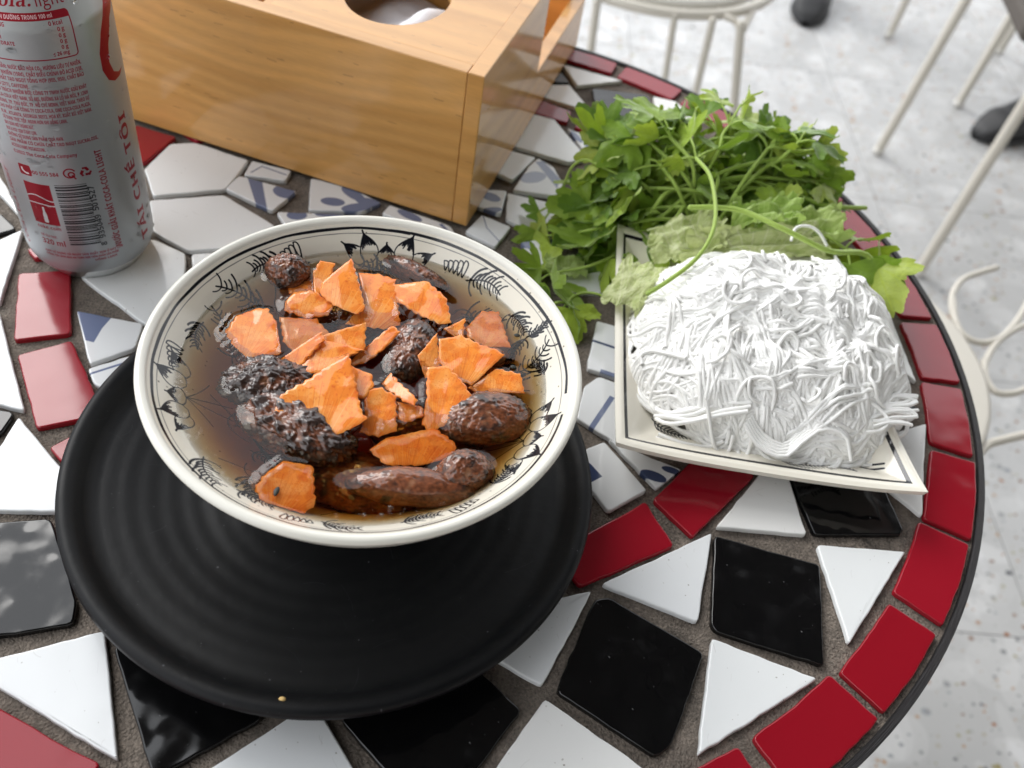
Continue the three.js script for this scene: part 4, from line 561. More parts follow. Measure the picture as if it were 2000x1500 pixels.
{
  const heap = thing('noodle_heap', 'tangled heap of white rice noodles on the square plate', 'noodles', V(0.119, T + 0.006, -0.332));
  const hc = V(0.119, 0, -0.3375), RX = 0.069, RZ = 0.0605;
  const surf = (x, z) => { const dx = (x - hc.x) / RX, dz = (z - hc.z) / RZ, d = (Math.abs(dx) ** 2.5 + Math.abs(dz) ** 2.5) ** 0.4 * (1 + 0.07 * noise(Math.atan2(dz, dx) * 2.2, 3)); const k = Math.max(0, 1 - d ** 2.6); return 0.010 + 0.0435 * k ** 0.7 * (1 - 0.3 * (dz > -0.3 ? dz + 0.3 : 0)) + (0.014 * fbm(x * 40, z * 40, 2, 2) + 0.0035 * noise(x * 160, z * 160, 4)) * k ** 0.5; };
  const inside = (x, z) => { const dx = (x - hc.x) / RX, dz = (z - hc.z) / RZ; return (Math.abs(dx) ** 2.5 + Math.abs(dz) ** 2.5) ** 0.4; };
  const m = std({ color: rgb(0.985, 0.982, 0.955), roughness: 0.6, clearcoat: 0.5, clearcoatRoughness: 0.16 });
  const rnd = mul32(2024), mass = []; let made = 0;
  const strand = (pts, r) => { const c = new THREE.CatmullRomCurve3(pts, false, 'centripetal'); return new THREE.TubeGeometry(c, Math.max(14, Math.round(pts.length * 1.25)), r, 6); };
  function bundle(n, x, z, th, steps, depth, wild, flow = 0.13) {
    const lines = Array.from({ length: n }, () => []); let k0 = (rnd() - 0.5) * 2 * wild, k1; const amp = 0.0009 * (0.3 + rnd()), ph = rnd() * 6, off = Array.from({ length: n }, (_, i) => (i - (n - 1) / 2) * 0.0017 + (rnd() - 0.5) * 0.0014), dy = off.map(() => -rnd() * 0.0009), dph = off.map(() => rnd() * 6);
    for (let s = 0; s < steps; s++) {
      k1 = k0 * 0.5 + 0.6 * wild * noise(s * 0.13, ph * 10, x * 30); th += k1 * 0.003; { const fl = 7.5 * noise(x * 16, z * 16, 8); let e = fl - th; e -= Math.round(e / Math.PI) * Math.PI; th += e * flow; } const d = inside(x, z);
      if (d > 0.93) { const to = Math.atan2(hc.z - z, hc.x - x); let e = to - th; while (e > Math.PI) e -= 6.2832; while (e < -Math.PI) e += 6.2832; th += e * 0.22; }
      x += Math.cos(th) * 0.003; z += Math.sin(th) * 0.003; if (rnd() < 0.03) k0 = (rnd() - 0.5) * 2 * wild;
      const w = depth + amp * Math.sin(s * 0.33 + ph); const nx = -Math.sin(th), nz = Math.cos(th);
      for (let i = 0; i < n; i++) { const q = off[i] * (1 + 0.4 * Math.sin(s * 0.21 + dph[i])) + 0.0011 * Math.sin(s * 0.47 + dph[i] * 2); const px = x + nx * q, pz = z + nz * q; lines[i].push(V(px, T + Math.max(0.0078, surf(px, pz) + w + dy[i] * Math.sin(s * 0.1 + dph[i])), pz)); }
    }
    return lines;
  }
  for (let b = 0; b < 170; b++) { // hidden and half-hidden strands
    const a = rnd() * 6.283, q = Math.sqrt(rnd()) * 0.9; for (const l of bundle(5, hc.x + Math.cos(a) * RX * q, hc.z + Math.sin(a) * RZ * q, rnd() * 6.28, 18 + Math.floor(rnd() * 20), 0.0003 - rnd() * 0.0012, 60)) mass.push(strand(l, 0.0009 + rnd() * 0.0002));
  }
  const core = new THREE.SphereGeometry(1, 120, 50, 0, 6.2832, 0, Math.PI / 2); { const p = core.attributes.position; for (let i = 0; i < p.count; i++) { const x = hc.x + p.getX(i) * RX * 0.93, z = hc.z + p.getZ(i) * RZ * 0.93; p.setXYZ(i, x, T + Math.max(0.0075, surf(x, z) - 0.0003), z); } core.computeVertexNormals(); }
  mass.push(core.toNonIndexed()); const mg = mergeGeometries(mass.map(g => { const h = g.index ? g.toNonIndexed() : g; h.deleteAttribute('uv'); return h; })); const mm = part('noodle_mass', mg, m, heap); mm.userData.kind = 'stuff';
  const top = (l, r) => { part('noodle_strand', strand(l, r), m, heap); made++; };
  for (let b = 0; b < 62; b++) { const a = rnd() * 6.283, q = Math.sqrt(rnd()) * 0.88; for (const l of bundle(2 + Math.floor(rnd() * 4), hc.x + Math.cos(a) * RX * q, hc.z + Math.sin(a) * RZ * q, rnd() * 6.28, 14 + Math.floor(rnd() * 20), 0.0005 + rnd() * 0.0013, 80, b % 4 ? 0.12 : 0)) top(l, 0.0009 + rnd() * 0.00018); }
  for (let b = 0; b < 26; b++) { // curls standing off the heap
    const a = rnd() * 6.283, q = Math.sqrt(rnd()) * 0.85, x = hc.x + Math.cos(a) * RX * q, z = hc.z + Math.sin(a) * RZ * q, r = 0.0035 + rnd() * 0.005, t0 = rnd() * 6, l = []; for (let k = 0; k < 16; k++) { const t = t0 + k / 15 * (3.4 + rnd() * 0.4), px = x + Math.cos(t) * r, pz = z + Math.sin(t) * r * 0.9; l.push(V(px, T + surf(px, pz) + 0.0018 + 0.0035 * Math.sin(k / 15 * Math.PI), pz)); } top(l, 0.00088);
  }
  // ends that hang over the edges, the spray of cut ends on the right and the thick folds in front
  const px = (l, hs, r) => top(l.map(([u, v], i) => at(u, v, hs[Math.min(i, hs.length - 1)])), r);
  for (let k = 0; k < 16; k++) { const u = 1755 + rnd() * 20, v = 770 + rnd() * 60, a = -0.6 + rnd() * 1.3; px([[u - 55, v - 5 + rnd() * 20], [u - 25, v], [u + Math.cos(a) * 6, v + Math.sin(a) * 6], [u + Math.cos(a) * 22, v + Math.sin(a) * 20]], [0.026, 0.026, 0.025, 0.024], 0.00085); }
  for (let k = 0; k < 5; k++) px([[1455 + k * 3, 830 - k * 5], [1480 + k * 2, 870 - k * 6], [1530, 893 - k * 6], [1570, 862 - k * 6], [1610, 838 - k * 6], [1650, 850 - k * 5], [1662, 900 - k * 2]], [0.026, 0.021, 0.019, 0.0215, 0.025, 0.024, 0.016], 0.0009);
  for (let k = 0; k < 5; k++) { const j = () => (rnd() - 0.5) * 9; px([[1282 + j() * 2, 818 - k * 5 + j()], [1305, 824 - k * 5 + j()], [1350, 822 - k * 6 + j()], [1410, 806 - k * 7 + j()], [1465 + j() * 2, 800 - k * 8 + j()]], [0.012, 0.0165, 0.0205, 0.0245, 0.028], 0.0009 + rnd() * 0.0002); }
  for (let k = 0; k < 3; k++) px([[1255 + k * 2, 725 - k * 4], [1275, 718 - k * 5], [1330, 732 - k * 5], [1390, 722 - k * 6]], [0.018, 0.021, 0.027, 0.034], 0.0009);
  px([[1255, 712], [1252, 695], [1270, 686], [1300, 690], [1340, 700]], [0.02, 0.021, 0.024, 0.028, 0.032], 0.001); px([[1380, 780], [1400, 880], [1420, 885], [1432, 850]], [0.03, 0.012, 0.011, 0.018], 0.0009);
  px([[1280, 855], [1330, 872], [1380, 878], [1415, 870], [1425, 840]], [0.0105, 0.0105, 0.0105, 0.012, 0.018], 0.001); px([[1285, 848], [1335, 866], [1385, 872], [1412, 862]], [0.0115, 0.0118, 0.0118, 0.014], 0.001); px([[1440, 880], [1450, 900], [1462, 880], [1470, 850]], [0.012, 0.0105, 0.0125, 0.02], 0.001);
  px([[1620, 820], [1640, 790], [1690, 780], [1735, 820], [1725, 838], [1690, 845]], [0.028, 0.031, 0.031, 0.026, 0.025, 0.024], 0.0009); px([[1545, 470], [1555, 445], [1580, 442], [1600, 455], [1615, 480]], [0.047, 0.05, 0.05, 0.047, 0.042], 0.0008); px([[1630, 500], [1642, 520], [1640, 545], [1628, 560]], [0.03, 0.028, 0.025, 0.022], 0.0009); px([[1630, 505], [1650, 530], [1640, 560], [1615, 575]], [0.03, 0.028, 0.025, 0.024], 0.0009);
}

/* ---------- coriander and lettuce behind the noodles ---------- */
{
  const rnd = mul32(515);
  const veins = canvasTex(256, 256, (g, w, h) => {
    const r = mul32(4); g.fillStyle = '#ffffff'; g.fillRect(0, 0, w, h);
    for (let i = 0; i < 120; i++) { g.fillStyle = `rgba(${r() < 0.5 ? '190,200,150' : '255,255,235'},0.18)`; g.beginPath(); g.arc(r() * w, r() * h, 6 + r() * 18, 0, 7); g.fill(); }
    g.strokeStyle = 'rgba(255,255,200,0.9)'; for (const a of [-1.15, -0.6, 0, 0.6, 1.15]) { g.lineWidth = 3; g.beginPath(); g.moveTo(128, 128); g.lineTo(128 + Math.sin(a) * 120, 128 - Math.cos(a) * 120); g.stroke(); for (const d of [-0.5, 0.5]) for (const q of [40, 75]) { g.lineWidth = 1.5; g.beginPath(); g.moveTo(128 + Math.sin(a) * q, 128 - Math.cos(a) * q); g.lineTo(128 + Math.sin(a) * q + Math.sin(a + d) * 34, 128 - Math.cos(a) * q - Math.cos(a + d) * 34); g.stroke(); } }
  });
  const greens = [[0.34, 0.50, 0.025], [0.24, 0.40, 0.02], [0.42, 0.57, 0.045], [0.16, 0.30, 0.02], [0.48, 0.60, 0.10], [0.29, 0.45, 0.035]].map(c => std({ color: rgb(...c), map: veins, roughness: 0.93, transmission: 0.34, thickness: 0, clearcoat: 0.45, clearcoatRoughness: 0.32, bumpMap: peelAt(3), bumpScale: 0.0006, side: THREE.DoubleSide }));
  const stemM = std({ color: rgb(0.40, 0.56, 0.10), roughness: 0.9, transmission: 0.2, thickness: 0, clearcoat: 0.5, clearcoatRoughness: 0.25 });
  function leafGeo(seed) { // a fan of deep lobes with blunt teeth, unit size, stalk at the origin, blade towards -z
    const r = mul32(seed), NA = 120, NR = 6, span = 1.7 + r() * 0.4, pos = [0, 0, 0], uv = [0.5, 0.5], idx = [], cup = (r() - 0.35) * 0.9, fold = (r() - 0.4) * 1.1, ph = r() * 9, n = r() < 0.5 ? 3 : 5, lob = Array.from({ length: n }, (_, i) => ((i + 0.5) / n * 2 - 1) * span * 0.92 + (r() - 0.5) * 0.12), len = lob.map((_, i) => 1 - 0.22 * Math.abs(i - (n - 1) / 2) / n * 3 - r() * 0.12), wd = span / n * 1.05;
    for (let k = 0; k <= NA; k++) {
      const a = (k / NA * 2 - 1) * span; let L = 0; lob.forEach((c, i) => { const t = Math.abs(a - c) / wd; if (t < 1) { const q = Math.sqrt(1 - t * t), tooth = 0.86 + 0.16 * Math.abs(Math.sin(t * 5.2 + 0.9)) + 0.07 * Math.abs(Math.sin(a * 17 + ph)); L = Math.max(L, len[i] * (0.3 + 0.7 * q * q * 0.7 + 0.7 * 0.3 * q) * tooth); } });
      const R = Math.max(0.22, L) * smooth(span * 1.03, span * 0.86, Math.abs(a)) + 0.04;
      for (let q = 1; q <= NR; q++) { const f = q / NR * R, x = Math.sin(a) * f, z = -Math.cos(a) * f; pos.push(x, cup * f * f + fold * Math.abs(x) * 0.5 + 0.16 * noise(x * 3 + ph, z * 3) * f + 0.06 * f * Math.sin(a * 6 + ph) * (q / NR), z); uv.push(0.5 + x * 0.47, 0.5 - z * 0.47); }
    }
    for (let k = 0; k < NA; k++) { const a = 1 + k * NR, b = a + NR; idx.push(0, b, a); for (let q = 0; q < NR - 1; q++) idx.push(a + q, b + q, a + q + 1, b + q, b + q + 1, a + q + 1); }
    const g = new THREE.BufferGeometry(); g.setAttribute('position', new THREE.Float32BufferAttribute(pos, 3)); g.setAttribute('uv', new THREE.Float32BufferAttribute(uv, 2)); g.setIndex(idx); g.computeVertexNormals(); return g;
  }
  const leaves = Array.from({ length: 16 }, (_, i) => leafGeo(60 + i));
  function leaf(parent, p, dir, size, tilt, m) { // blade points along dir, turned about it by tilt
    const z = dir.clone().normalize().negate(); let x = V(0, 1, 0).cross(z); if (x.lengthSq() < 1e-4) x.set(1, 0, 0); x.normalize(); const y = z.clone().cross(x); const q = new THREE.Quaternion().setFromRotationMatrix(new THREE.Matrix4().makeBasis(x, y, z)).multiply(new THREE.Quaternion().setFromAxisAngle(V(0, 0, 1), tilt));
    const o = mesh('leaf', leaves[Math.floor(rnd() * leaves.length)], m, parent); o.position.copy(p).sub(parent.position); o.quaternion.copy(q); o.scale.set(size * (0.85 + rnd() * 0.3), size, size); return o;
  }
  let count = 0; const heapWords = [];
  function sprig(path, label, opt = {}) { // path of points, leaves round its end
    const base = path[0]; const s = thing('coriander_sprig', label, 'coriander', base, opt.group || 'coriander sprigs heaped behind the noodles');
    part('stem', capTube(path, opt.r || 0.0011, 26, 7), stemM, s);
    const end = path[path.length - 1], fwd = end.clone().sub(path[path.length - 2]).normalize(); const n = opt.n ?? 3, m = () => greens[Math.floor(rnd() * greens.length)];
    for (let k = 0; k < n; k++) {
      const a = (k - (n - 1) / 2) * (2.2 / Math.max(1, n - 1)) + (rnd() - 0.5) * 0.4, side = V(0, 1, 0).cross(fwd).normalize(); const d = fwd.clone().multiplyScalar(Math.cos(a)).addScaledVector(side, Math.sin(a)); d.y = d.y * 0.5 + (opt.up ?? 0.15) + (rnd() - 0.5) * 1.0; d.normalize();
      const l = (opt.stalk ?? 0.012) * (0.5 + rnd()), q = end.clone().addScaledVector(d, l); if (l > 0.004) part('leaf_stalk', capTube([end, end.clone().lerp(q, 0.5).add(V(0, 0.001, 0)), q], 0.0006, 8, 6), stemM, s);
      leaf(s, q, d.clone().add(V(0, -0.25 - rnd() * 0.5, 0)), (opt.size || 0.024) * (0.62 + rnd() * 0.42), (rnd() - 0.5) * 2.4, m());
    }
    count++; return s;
  }
  // the heap: tips spread over its outline, roots gathered low in its middle
  const tip = (u, v) => { const h = lerp(0.066, 0.014, smooth(200, 520, v)) * (0.9 + 0.12 * Math.sin(u * 0.03)); return h; };
  const zones = [ // spots of the photograph where leaf tufts show
    [1215, 255], [1265, 230], [1310, 225], [1350, 250], [1405, 225], [1450, 228], [1500, 250], [1240, 300], [1290, 290], [1340, 300], [1390, 290], [1445, 285], [1500, 290], [1545, 265], [1575, 290], [1555, 330], [1215, 340], [1265, 350], [1320, 350], [1375, 355], [1430, 345], [1485, 350], [1530, 360], [1180, 390], [1225, 400], [1280, 400], [1335, 410], [1395, 400], [1450, 395], [1505, 400], [1560, 395], [1190, 445], [1245, 450], [1300, 455], [1355, 450], [1205, 490], [1222, 462], [1252, 478], [1480, 430], [1530, 425]];
  const kinds = ['dark glossy', 'bright green', 'pale green', 'crumpled', 'broad-leaved', 'finely toothed'];
  zones.forEach(([u, v0], k) => { const v = v0 + 45 * (1 - smooth(200, 460, v0));
    const h = tip(u, v), e = at(u, v, h - 0.004), root = at(1330 + (rnd() - 0.5) * 160, 430 + (rnd() - 0.5) * 60, 0.012 + rnd() * 0.012); const mid = root.clone().lerp(e, 0.55).add(V((rnd() - 0.5) * 0.02, 0.006 + rnd() * 0.008, (rnd() - 0.5) * 0.02));
    sprig([root, mid, e], 'coriander sprig in the green heap between the noodles and the tissue box', { n: 5 + Math.floor(rnd() * 3), size: 0.018 + rnd() * 0.009, stalk: 0.011, up: 0.05 });
  });
  for (let k = 0; k < 22; k++) { // deeper layer
    const u = 1230 + rnd() * 340, v = 290 + rnd() * 160, h = tip(u, v) * 0.55; const e = at(u, v + 30, h), root = at(1340 + (rnd() - 0.5) * 120, 440, 0.01); sprig([root, root.clone().lerp(e, 0.5).add(V(0, 0.004, 0)), e], 'coriander sprig in the green heap between the noodles and the tissue box', { n: 3, size: 0.024, stalk: 0.006 });
  }
  // single sprigs one can follow by eye
  const way = (l) => l.map(([u, v, h]) => at(u, v, h));
  sprig(way([[1348, 405, 0.05], [1400, 405, 0.052], [1450, 412, 0.053], [1530, 447, 0.054], [1620, 490, 0.046], [1690, 496, 0.038], [1712, 518, 0.033]]), 'long coriander stem lying across the noodle heap, leaf pointing over the rim', { n: 2, size: 0.03, r: 0.0014, stalk: 0.003, up: 0 });
  sprig(way([[1265, 574, 0.034], [1310, 545, 0.043], [1355, 510, 0.05], [1385, 470, 0.055], [1397, 430, 0.058], [1396, 385, 0.06], [1385, 340, 0.06], [1360, 310, 0.056]]), 'coriander stem arching from the lettuce scrap up into the green heap', { n: 3, size: 0.022, r: 0.0011 });
  sprig(way([[1690, 406, 0.03], [1640, 404, 0.034], [1600, 398, 0.036], [1560, 380, 0.036]]), 'cut coriander stem end sticking out over the red rim', { n: 2, size: 0.02, r: 0.0013 });
  sprig(way([[1262, 352, 0.03], [1220, 345, 0.036], [1180, 328, 0.038], [1140, 312, 0.036], [1118, 325, 0.032], [1100, 365, 0.022], [1080, 405, 0.012]]), 'thin coriander stem bowing out towards the patterned tiles with a drooping tuft', { n: 3, size: 0.022, r: 0.0008, up: -0.2 });
  sprig(way([[1195, 588, 0.008], [1165, 574, 0.009], [1140, 572, 0.0075], [1118, 580, 0.006], [1108, 592, 0.006]]), 'small coriander sprig on the tiles between bowl and square plate', { n: 5, size: 0.021, r: 0.0007, stalk: 0.007, up: 0.1 });
  sprig(way([[1200, 500, 0.012], [1150, 520, 0.012], [1110, 528, 0.008], [1075, 535, 0.007]]), 'coriander sprig touching the bowl rim from the tiles', { n: 4, size: 0.024, r: 0.0008, stalk: 0.006, up: 0.1 });
  sprig(way([[1200, 440, 0.018], [1150, 450, 0.018], [1120, 455, 0.012], [1100, 460, 0.008]]), 'coriander tuft reaching left over the blue-printed tile', { n: 3, size: 0.022, r: 0.0008, stalk: 0.007, up: 0.1 });
  sprig(way([[1500, 330, 0.04], [1525, 310, 0.052], [1545, 292, 0.058], [1560, 278, 0.06]]), 'coriander sprig with feathery edge stretching out over the pale floor', { n: 3, size: 0.023, r: 0.0009, up: 0.2 });
  sprig(way([[1540, 440, 0.03], [1580, 450, 0.036], [1620, 465, 0.036], [1650, 485, 0.032]]), 'coriander sprig hanging beside the right end of the noodles', { n: 4, size: 0.027, r: 0.0009, up: 0.05 });
  sprig(way([[1385, 330, 0.045], [1405, 290, 0.058], [1412, 262, 0.062], [1425, 245, 0.064]]), 'topmost coriander sprig standing up from the back of the heap', { n: 3, size: 0.022, r: 0.0009, up: 0.2 });

  // lettuce: ruffled pale sheets
  const lt = canvasTex(256, 256, (g, w, h) => { const r = mul32(14); g.fillStyle = '#d3dd9a'; g.fillRect(0, 0, w, h); for (let i = 0; i < 140; i++) { g.fillStyle = `rgba(${r() < 0.5 ? '226,230,180' : '160,185,84'},0.2)`; g.beginPath(); g.ellipse(r() * w, r() * h, 4 + r() * 20, 3 + r() * 9, r() * 3, 0, 7); g.fill(); } g.strokeStyle = 'rgba(235,238,200,0.8)'; for (let k = 0; k < 9; k++) { g.lineWidth = 1 + r() * 3; g.beginPath(); g.moveTo(128 + (r() - 0.5) * 30, 256); g.quadraticCurveTo(128 + (k - 4) * 16, 150, 128 + (k - 4) * 34, 0); g.stroke(); } });
  const lm = [[1, 1, 1], [0.88, 1, 0.7], [0.75, 0.92, 0.5]].map(c => std({ color: rgb(...c), map: lt, roughness: 0.93, transmission: 0.35, thickness: 0, clearcoat: 0.4, clearcoatRoughness: 0.3, side: THREE.DoubleSide, bumpMap: peelAt(3), bumpScale: 0.0012 }));
  function lettuce(corners, label, m, ruff, seed, rag = 0.1) { // four corners [u,v,h] as a ruffled patch with a little thickness of its own
    const C = corners.map(q => at(...q)), N = 36, pos = [], uv = [], idx = [];
    for (let j = 0; j <= N; j++) for (let i = 0; i <= N; i++) { const a = i / N, b = j / N, e = Math.max(Math.abs(a - 0.5), Math.abs(b - 0.5)) * 2; const wob = rag * noise(a * 5 + seed, b * 5), A = a + wob * smooth(0.6, 1, e), B = b + rag * noise(b * 5, a * 5 + seed) * smooth(0.6, 1, e); const p = V(0, 0, 0).addScaledVector(C[0], (1 - A) * (1 - B)).addScaledVector(C[1], A * (1 - B)).addScaledVector(C[2], A * B).addScaledVector(C[3], (1 - A) * B); p.y += ruff * (0.6 * Math.sin(b * 2.6 + seed) * Math.sin(a * 3.1) + noise(a * 4, b * 4, seed) + 0.7 * smooth(0.5, 1, e) * noise(a * 13, b * 13, seed)); pos.push(p.x, p.y, p.z); uv.push(a, b); }
    for (let j = 0; j < N; j++) for (let i = 0; i < N; i++) { const a = j * (N + 1) + i; idx.push(a, a + 1, a + N + 1, a + 1, a + N + 2, a + N + 1); }
    const g = new THREE.BufferGeometry(); g.setAttribute('position', new THREE.Float32BufferAttribute(pos, 3)); g.setAttribute('uv', new THREE.Float32BufferAttribute(uv, 2)); g.setIndex(idx); g.computeVertexNormals(); tag(mesh('lettuce_leaf', g, m), label, 'lettuce', 'lettuce scraps under the herbs');
  }
  lettuce([[1172, 592, 0.019], [1245, 612, 0.022], [1305, 520, 0.034], [1222, 497, 0.028]], 'pale lettuce scrap draped over the left edge of the square plate', lm[0], 0.0025, 1, 0.12);
  lettuce([[1330, 525, 0.026], [1620, 505, 0.032], [1590, 430, 0.044], [1350, 445, 0.04]], 'broad pale lettuce leaf tucked under the back of the noodle heap', lm[0], 0.005, 21);
  lettuce([[1480, 455, 0.034], [1660, 470, 0.036], [1640, 395, 0.046], [1470, 395, 0.04]], 'curled light green lettuce leaf right behind the noodle heap', lm[1], 0.008, 3);
  lettuce([[1270, 505, 0.026], [1420, 480, 0.036], [1420, 420, 0.04], [1270, 440, 0.03]], 'frilly lettuce piece between noodle heap and coriander', lm[0], 0.006, 5);
  lettuce([[1430, 440, 0.04], [1570, 445, 0.042], [1560, 375, 0.05], [1430, 385, 0.046]], 'yellowish frilled lettuce edge behind the top of the noodles', lm[2], 0.007, 8);
  lettuce([[1070, 535, 0.006], [1150, 540, 0.006], [1140, 500, 0.008], [1060, 500, 0.006]], 'small light green lettuce scrap on the tiles by the bowl', lm[1], 0.003, 11);
}

/* ---------- chairs, shoes and the parasol around the table ---------- */
{
  const cream = std({ color: rgb(0.62, 0.585, 0.51), roughness: 0.42, bumpMap: peelAt(6), bumpScale: 0.0004 });
  const rubber = std({ color: rgb(0.7, 0.68, 0.63), roughness: 0.5 });
  const foot = (p) => { const g = new THREE.SphereGeometry(0.012, 16, 10).scale(1, 0.7, 1); g.translate(p.x, p.y + 0.0084, p.z); return g; };
  // round wire chair behind the table
  {
    const c = V(0.083, 0, -1.472), ch = thing('wire_chair', 'cream wire chair with round seat standing behind the tissue box', 'chair', c, 'cream wire chairs'); const y = T - 0.27, r = 0.193;
    part('seat_ring', tube(Array.from({ length: 24 }, (_, i) => V(c.x + Math.cos(i / 24 * 6.2832) * r, y, c.z + Math.sin(i / 24 * 6.2832) * r)), 0.0075, 96, 10, true), cream, ch);
    part('seat_pad', lathe([[0, 0.012], [r * 0.8, 0.012], [r * 0.93, 0.008], [r * 0.95, 0.0], [r * 0.93, -0.006], [0, -0.006]], 64).translate(c.x, y + 0.006, c.z), std({ color: rgb(0.70, 0.68, 0.62), roughness: 0.85, bumpMap: grit, bumpScale: 0.002 }), ch);
    for (let k = -3; k <= 3; k++) { const x = k * 0.05, h = Math.sqrt(r * r - x * x); part('seat_wire', capTube([V(c.x + x, y + 0.001, c.z - h), V(c.x + x, y + 0.024, c.z), V(c.x + x, y + 0.001, c.z + h)], 0.003, 20, 6), cream, ch); }
    for (const [u0, v0, u1, v1, rr] of [[1447, 48, 1409, 500, 0.0065], [1392, 40, 1282, 500, 0.0055], [1318, 30, 1243, 500, 0.005], [1166, 2, 1105, 470, 0.006]]) { const a = at(u0, v0, -0.27), b = at(u1, v1, -0.7195); b.y = 0.004; part('leg', capTube([a, a.clone().lerp(b, 0.5), b], rr, 20, 8), cream, ch); part('foot_cap', foot(b.clone().setY(0)), rubber, ch); }
    part('leg_brace', capTube([at(1447, 60, -0.285), at(1436, 42, -0.272), at(1420, 34, -0.27)], 0.005, 12, 8), cream, ch); part('leg_brace', capTube([at(1450, 62, -0.285), at(1470, 22, -0.272), at(1490, 0, -0.27)], 0.005, 12, 8), cream, ch);
    const back = []; for (let i = 0; i <= 16; i++) { const t = i / 16 * Math.PI; back.push(V(c.x + Math.cos(t) * r * 0.9, y + 0.42 * Math.sin(t) ** 0.7, c.z - r * 0.75 - 0.06 * Math.sin(t))); } part('back_hoop', tube(back, 0.0065, 50, 8), cream, ch);
  }
  // scroll chair pushed in at the right
  {
    const c = V(0.268, 0, -0.66), ch = thing('scroll_chair', 'cream iron chair with scrolled wire pushed in under the right side of the table', 'chair', c); const L = -0.27, y = T + L;
    part('seat_plate', lathe([[0, 0.004], [0.166, 0.004], [0.171, 0.0015], [0.172, -0.004], [0.168, -0.01], [0, -0.01]], 90).translate(c.x, y, c.z), cream, ch);
    const wire = (l, r = 0.0034) => part('scroll', capTube(l.map(([u, v]) => at(u, v, L - 0.004)), r, 46, 8), cream, ch);
    wire([[1868, 632], [1859, 600], [1862, 572], [1882, 545], [1912, 533], [1946, 523]]); wire([[1862, 585], [1866, 625], [1882, 655], [1912, 669], [1950, 662], [1978, 637], [2000, 605], [2030, 545]]); wire([[1918, 745], [1924, 710], [1945, 672], [1975, 648], [2010, 632], [2040, 625]]); wire([[1922, 705], [1928, 745], [1945, 766], [1975, 769], [2005, 758], [2035, 730], [2050, 690]]); wire([[1912, 885], [1930, 868], [1965, 858], [2010, 846], [2060, 820]], 0.0042);
    for (const a of [0.4, 1.97, 3.54, 5.11]) { const p = V(c.x + Math.cos(a) * 0.13, y - 0.008, c.z + Math.sin(a) * 0.13), q = V(c.x + Math.cos(a) * 0.16, 0.006, c.z + Math.sin(a) * 0.16); part('leg', capTube([p, p.clone().lerp(q, 0.5), q], 0.008, 12, 8), cream, ch); }
  }
  // chairs on the right edge: only legs and a dark seat corner show
  const seatM = std({ color: rgb(0.085, 0.072, 0.062), roughness: 0.75, bumpMap: grit, bumpScale: 0.001 });
  function legChair(name, label, feet, seatBox, ydrop) {
    const c = feet.reduce((s, p) => s.add(p), V(0, 0, 0)).multiplyScalar(1 / feet.length); c.y = 0; const ch = thing(name, label, 'chair', c, 'dark-seated chairs with cream legs'); const y = T + ydrop;
    const g = new RoundedBoxGeometry(seatBox[1] - seatBox[0], 0.04, seatBox[3] - seatBox[2], 3, 0.015).translate((seatBox[0] + seatBox[1]) / 2, y + 0.02, (seatBox[2] + seatBox[3]) / 2); part('seat', boxUV(g, 3), seatM, ch);
    for (const f of feet) { const t = V(lerp(f.x, c.x, 0.1), y + 0.004, lerp(f.z, c.z, 0.1)); const a = V(f.x, 0.006, f.z); part('leg', capTube([a, a.clone().lerp(t, 0.5), t], 0.0095, 12, 10), cream, ch); part('foot_cap', foot(V(f.x, 0, f.z)), rubber, ch); }
    for (const s of [0, 1]) { const f = feet[2 + s]; part('back_post', capTube([V(f.x, y, f.z), V(f.x, y + 0.25, f.z + 0.02), V(f.x, y + 0.45, f.z + 0.05)], 0.009, 14, 8), cream, ch); } part('backrest', new RoundedBoxGeometry(Math.abs(feet[2].x - feet[3].x) + 0.04, 0.14, 0.02, 3, 0.008).translate((feet[2].x + feet[3].x) / 2, y + 0.38, feet[2].z + 0.04), seatM, ch);
  }
  legChair('dining_chair', 'dark seat corner and long cream leg of a chair right of the herbs', [V(0.69, 0, -1.415), V(0.66, 0, -1.80), V(1.06, 0, -1.40), V(1.05, 0, -1.80)], [0.63, 1.08, -1.83, -1.40], -0.27);
  legChair('dining_chair', 'cream chair leg with ball foot standing beside the black shoe', [at(1870, 207, -0.72), at(1950, 104, -0.72), V(1.28, 0, -2.02), V(1.36, 0, -2.42)], [0.9, 1.36, -2.43, -2.02], -0.25);
  legChair('dining_chair', 'pale chair leg standing farthest back on the terrazzo behind the first shoe', [at(1735, 72, -0.72), V(0.84, 0, -2.72), V(1.12, 0, -2.36), V(1.14, 0, -2.74)], [0.76, 1.14, -2.74, -2.38], -0.2);
  // shoes
  const leather = std({ color: rgb(0.021, 0.021, 0.022), roughness: 0.55 }), sole = std({ color: rgb(0.03, 0.03, 0.032), roughness: 0.8 }), sock = std({ color: rgb(0.05, 0.048, 0.05), roughness: 0.9 });
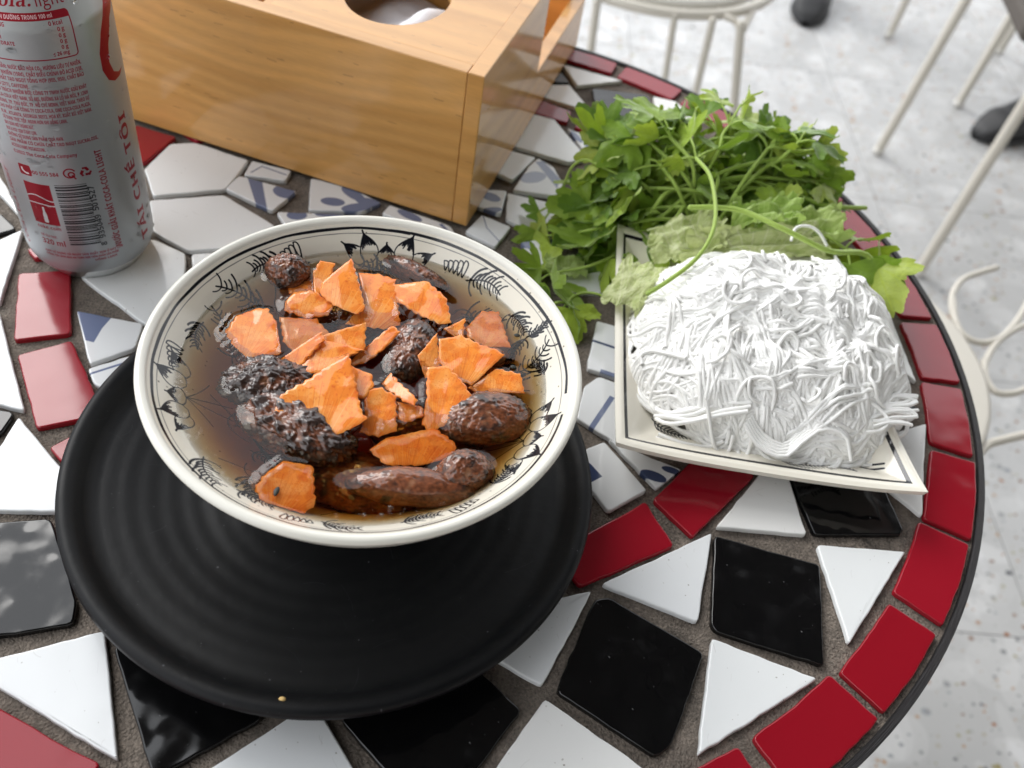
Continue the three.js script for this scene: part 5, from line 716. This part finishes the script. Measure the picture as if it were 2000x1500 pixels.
  function shoe(p, dir, label, len = 0.27) { // toe at p, heel away along dir
    const s = thing('shoe', label, 'shoe', V(p.x, 0, p.z), 'black shoes of people at the next tables'); const d = V(dir[0], 0, dir[1]).normalize(), side = V(-d.z, 0, d.x);
    const build = (h, inset, y0) => { const NL = 30, NR = 20, pos = [], idx = []; for (let i = 0; i <= NL; i++) { const t = i / NL, w = (0.046 * Math.sqrt(Math.max(0, Math.sin(Math.min(1, t * 3.2 + 0.02) * Math.PI / 2))) * (1 - 0.22 * smooth(0.35, 0.65, t)) * Math.sqrt(Math.max(0, 1 - Math.max(0, (t - 0.9) / 0.1) ** 2)) + 0.001) * inset, top = h(t); for (let k = 0; k < NR; k++) { const a = k / NR * 6.2832, cx = Math.sign(Math.cos(a)) * Math.abs(Math.cos(a)) ** 0.7 * w, y = y0 + (top - y0) * (0.5 + 0.5 * Math.sign(Math.sin(a)) * Math.abs(Math.sin(a)) ** 0.8); const q = d.clone().multiplyScalar(t * len).addScaledVector(side, cx); pos.push(q.x, y, q.z); } } for (let i = 0; i < NL; i++) for (let k = 0; k < NR; k++) { const a = i * NR + k, b = i * NR + (k + 1) % NR; idx.push(a, b, a + NR, b, b + NR, a + NR); } const g = new THREE.BufferGeometry(); g.setAttribute('position', new THREE.Float32BufferAttribute(pos, 3)); g.setIndex(idx); g.computeVertexNormals(); return g; };
    mesh('upper', build(t => 0.0125 + 0.0175 * smooth(0, 0.05, t) + 0.028 * smooth(0.02, 0.25, t) + 0.045 * smooth(0.3, 0.6, t), 0.96, 0.012), leather, s); mesh('sole', build(() => 0.02, 1.04, 0.0005), sole, s);
    const an = d.clone().multiplyScalar(len * 0.75); mesh('trouser_leg', capTube([an.clone().setY(0.1), an.clone().setY(0.25).addScaledVector(d, 0.03), an.clone().setY(0.5).addScaledVector(d, 0.05)], 0.052, 16, 20), sock, s);
  }
  { const p = at(1572, 46, -0.71); shoe(p, [0.22, -1], 'rounded black shoe toe on the terrazzo beside the wire chair'); }
  { const p = at(1907, 255, -0.70); shoe(p, [0.95, -0.5], 'black shoe with pale trim behind the long cream chair leg'); }

}

/* ---------- veranda roof and house walls: the dark shape mirrored in the glaze, and the shade on the table ---------- */
{
  const dark = std({ color: rgb(0.045, 0.038, 0.032), roughness: 0.9 }), wallM = std({ color: rgb(0.78, 0.76, 0.72), roughness: 0.95 }); const y = T + 2.0;
  const roof = thing('veranda_roof', 'dark flat veranda roof over the table', 'roof', V(2, y, 0));
  const edge = [[-0.72, -0.7], [-0.56, -1.62], [-0.4, -1.95], [0.0, -2.06], [1.5, -2.3], [3.6, -2.55], [3.6, 2.6], [-0.95, 2.6]];
  const sh = new THREE.Shape(edge.map(q => new THREE.Vector2(q[0], -q[1]))); part('roof_deck', new THREE.ExtrudeGeometry(sh, { depth: 0.08, bevelEnabled: false }).rotateX(-Math.PI / 2).translate(0, y, 0), dark, roof);
  for (let k = 0; k < 5; k++) part('beam', new THREE.BoxGeometry(0.09, 0.12, 4.2).translate(-0.2 + k * 0.85, y - 0.062, 0.35), dark, roof);
  const wb = mesh('house_wall', new THREE.BoxGeometry(4.8, y, 0.2).translate(0, y / 2, 0), wallM); wb.position.set(1.3, 0, 2.72); tag(wb, 'grey house wall behind the diner, under the veranda roof', 'wall');
  const wr = mesh('side_wall', new THREE.BoxGeometry(0.2, y, 5.0).translate(0, y / 2, 0), wallM); wr.position.set(3.72, 0, 0.1); tag(wr, 'grey house wall closing the right side of the veranda', 'wall');
}

renderer.render(scene, camera);
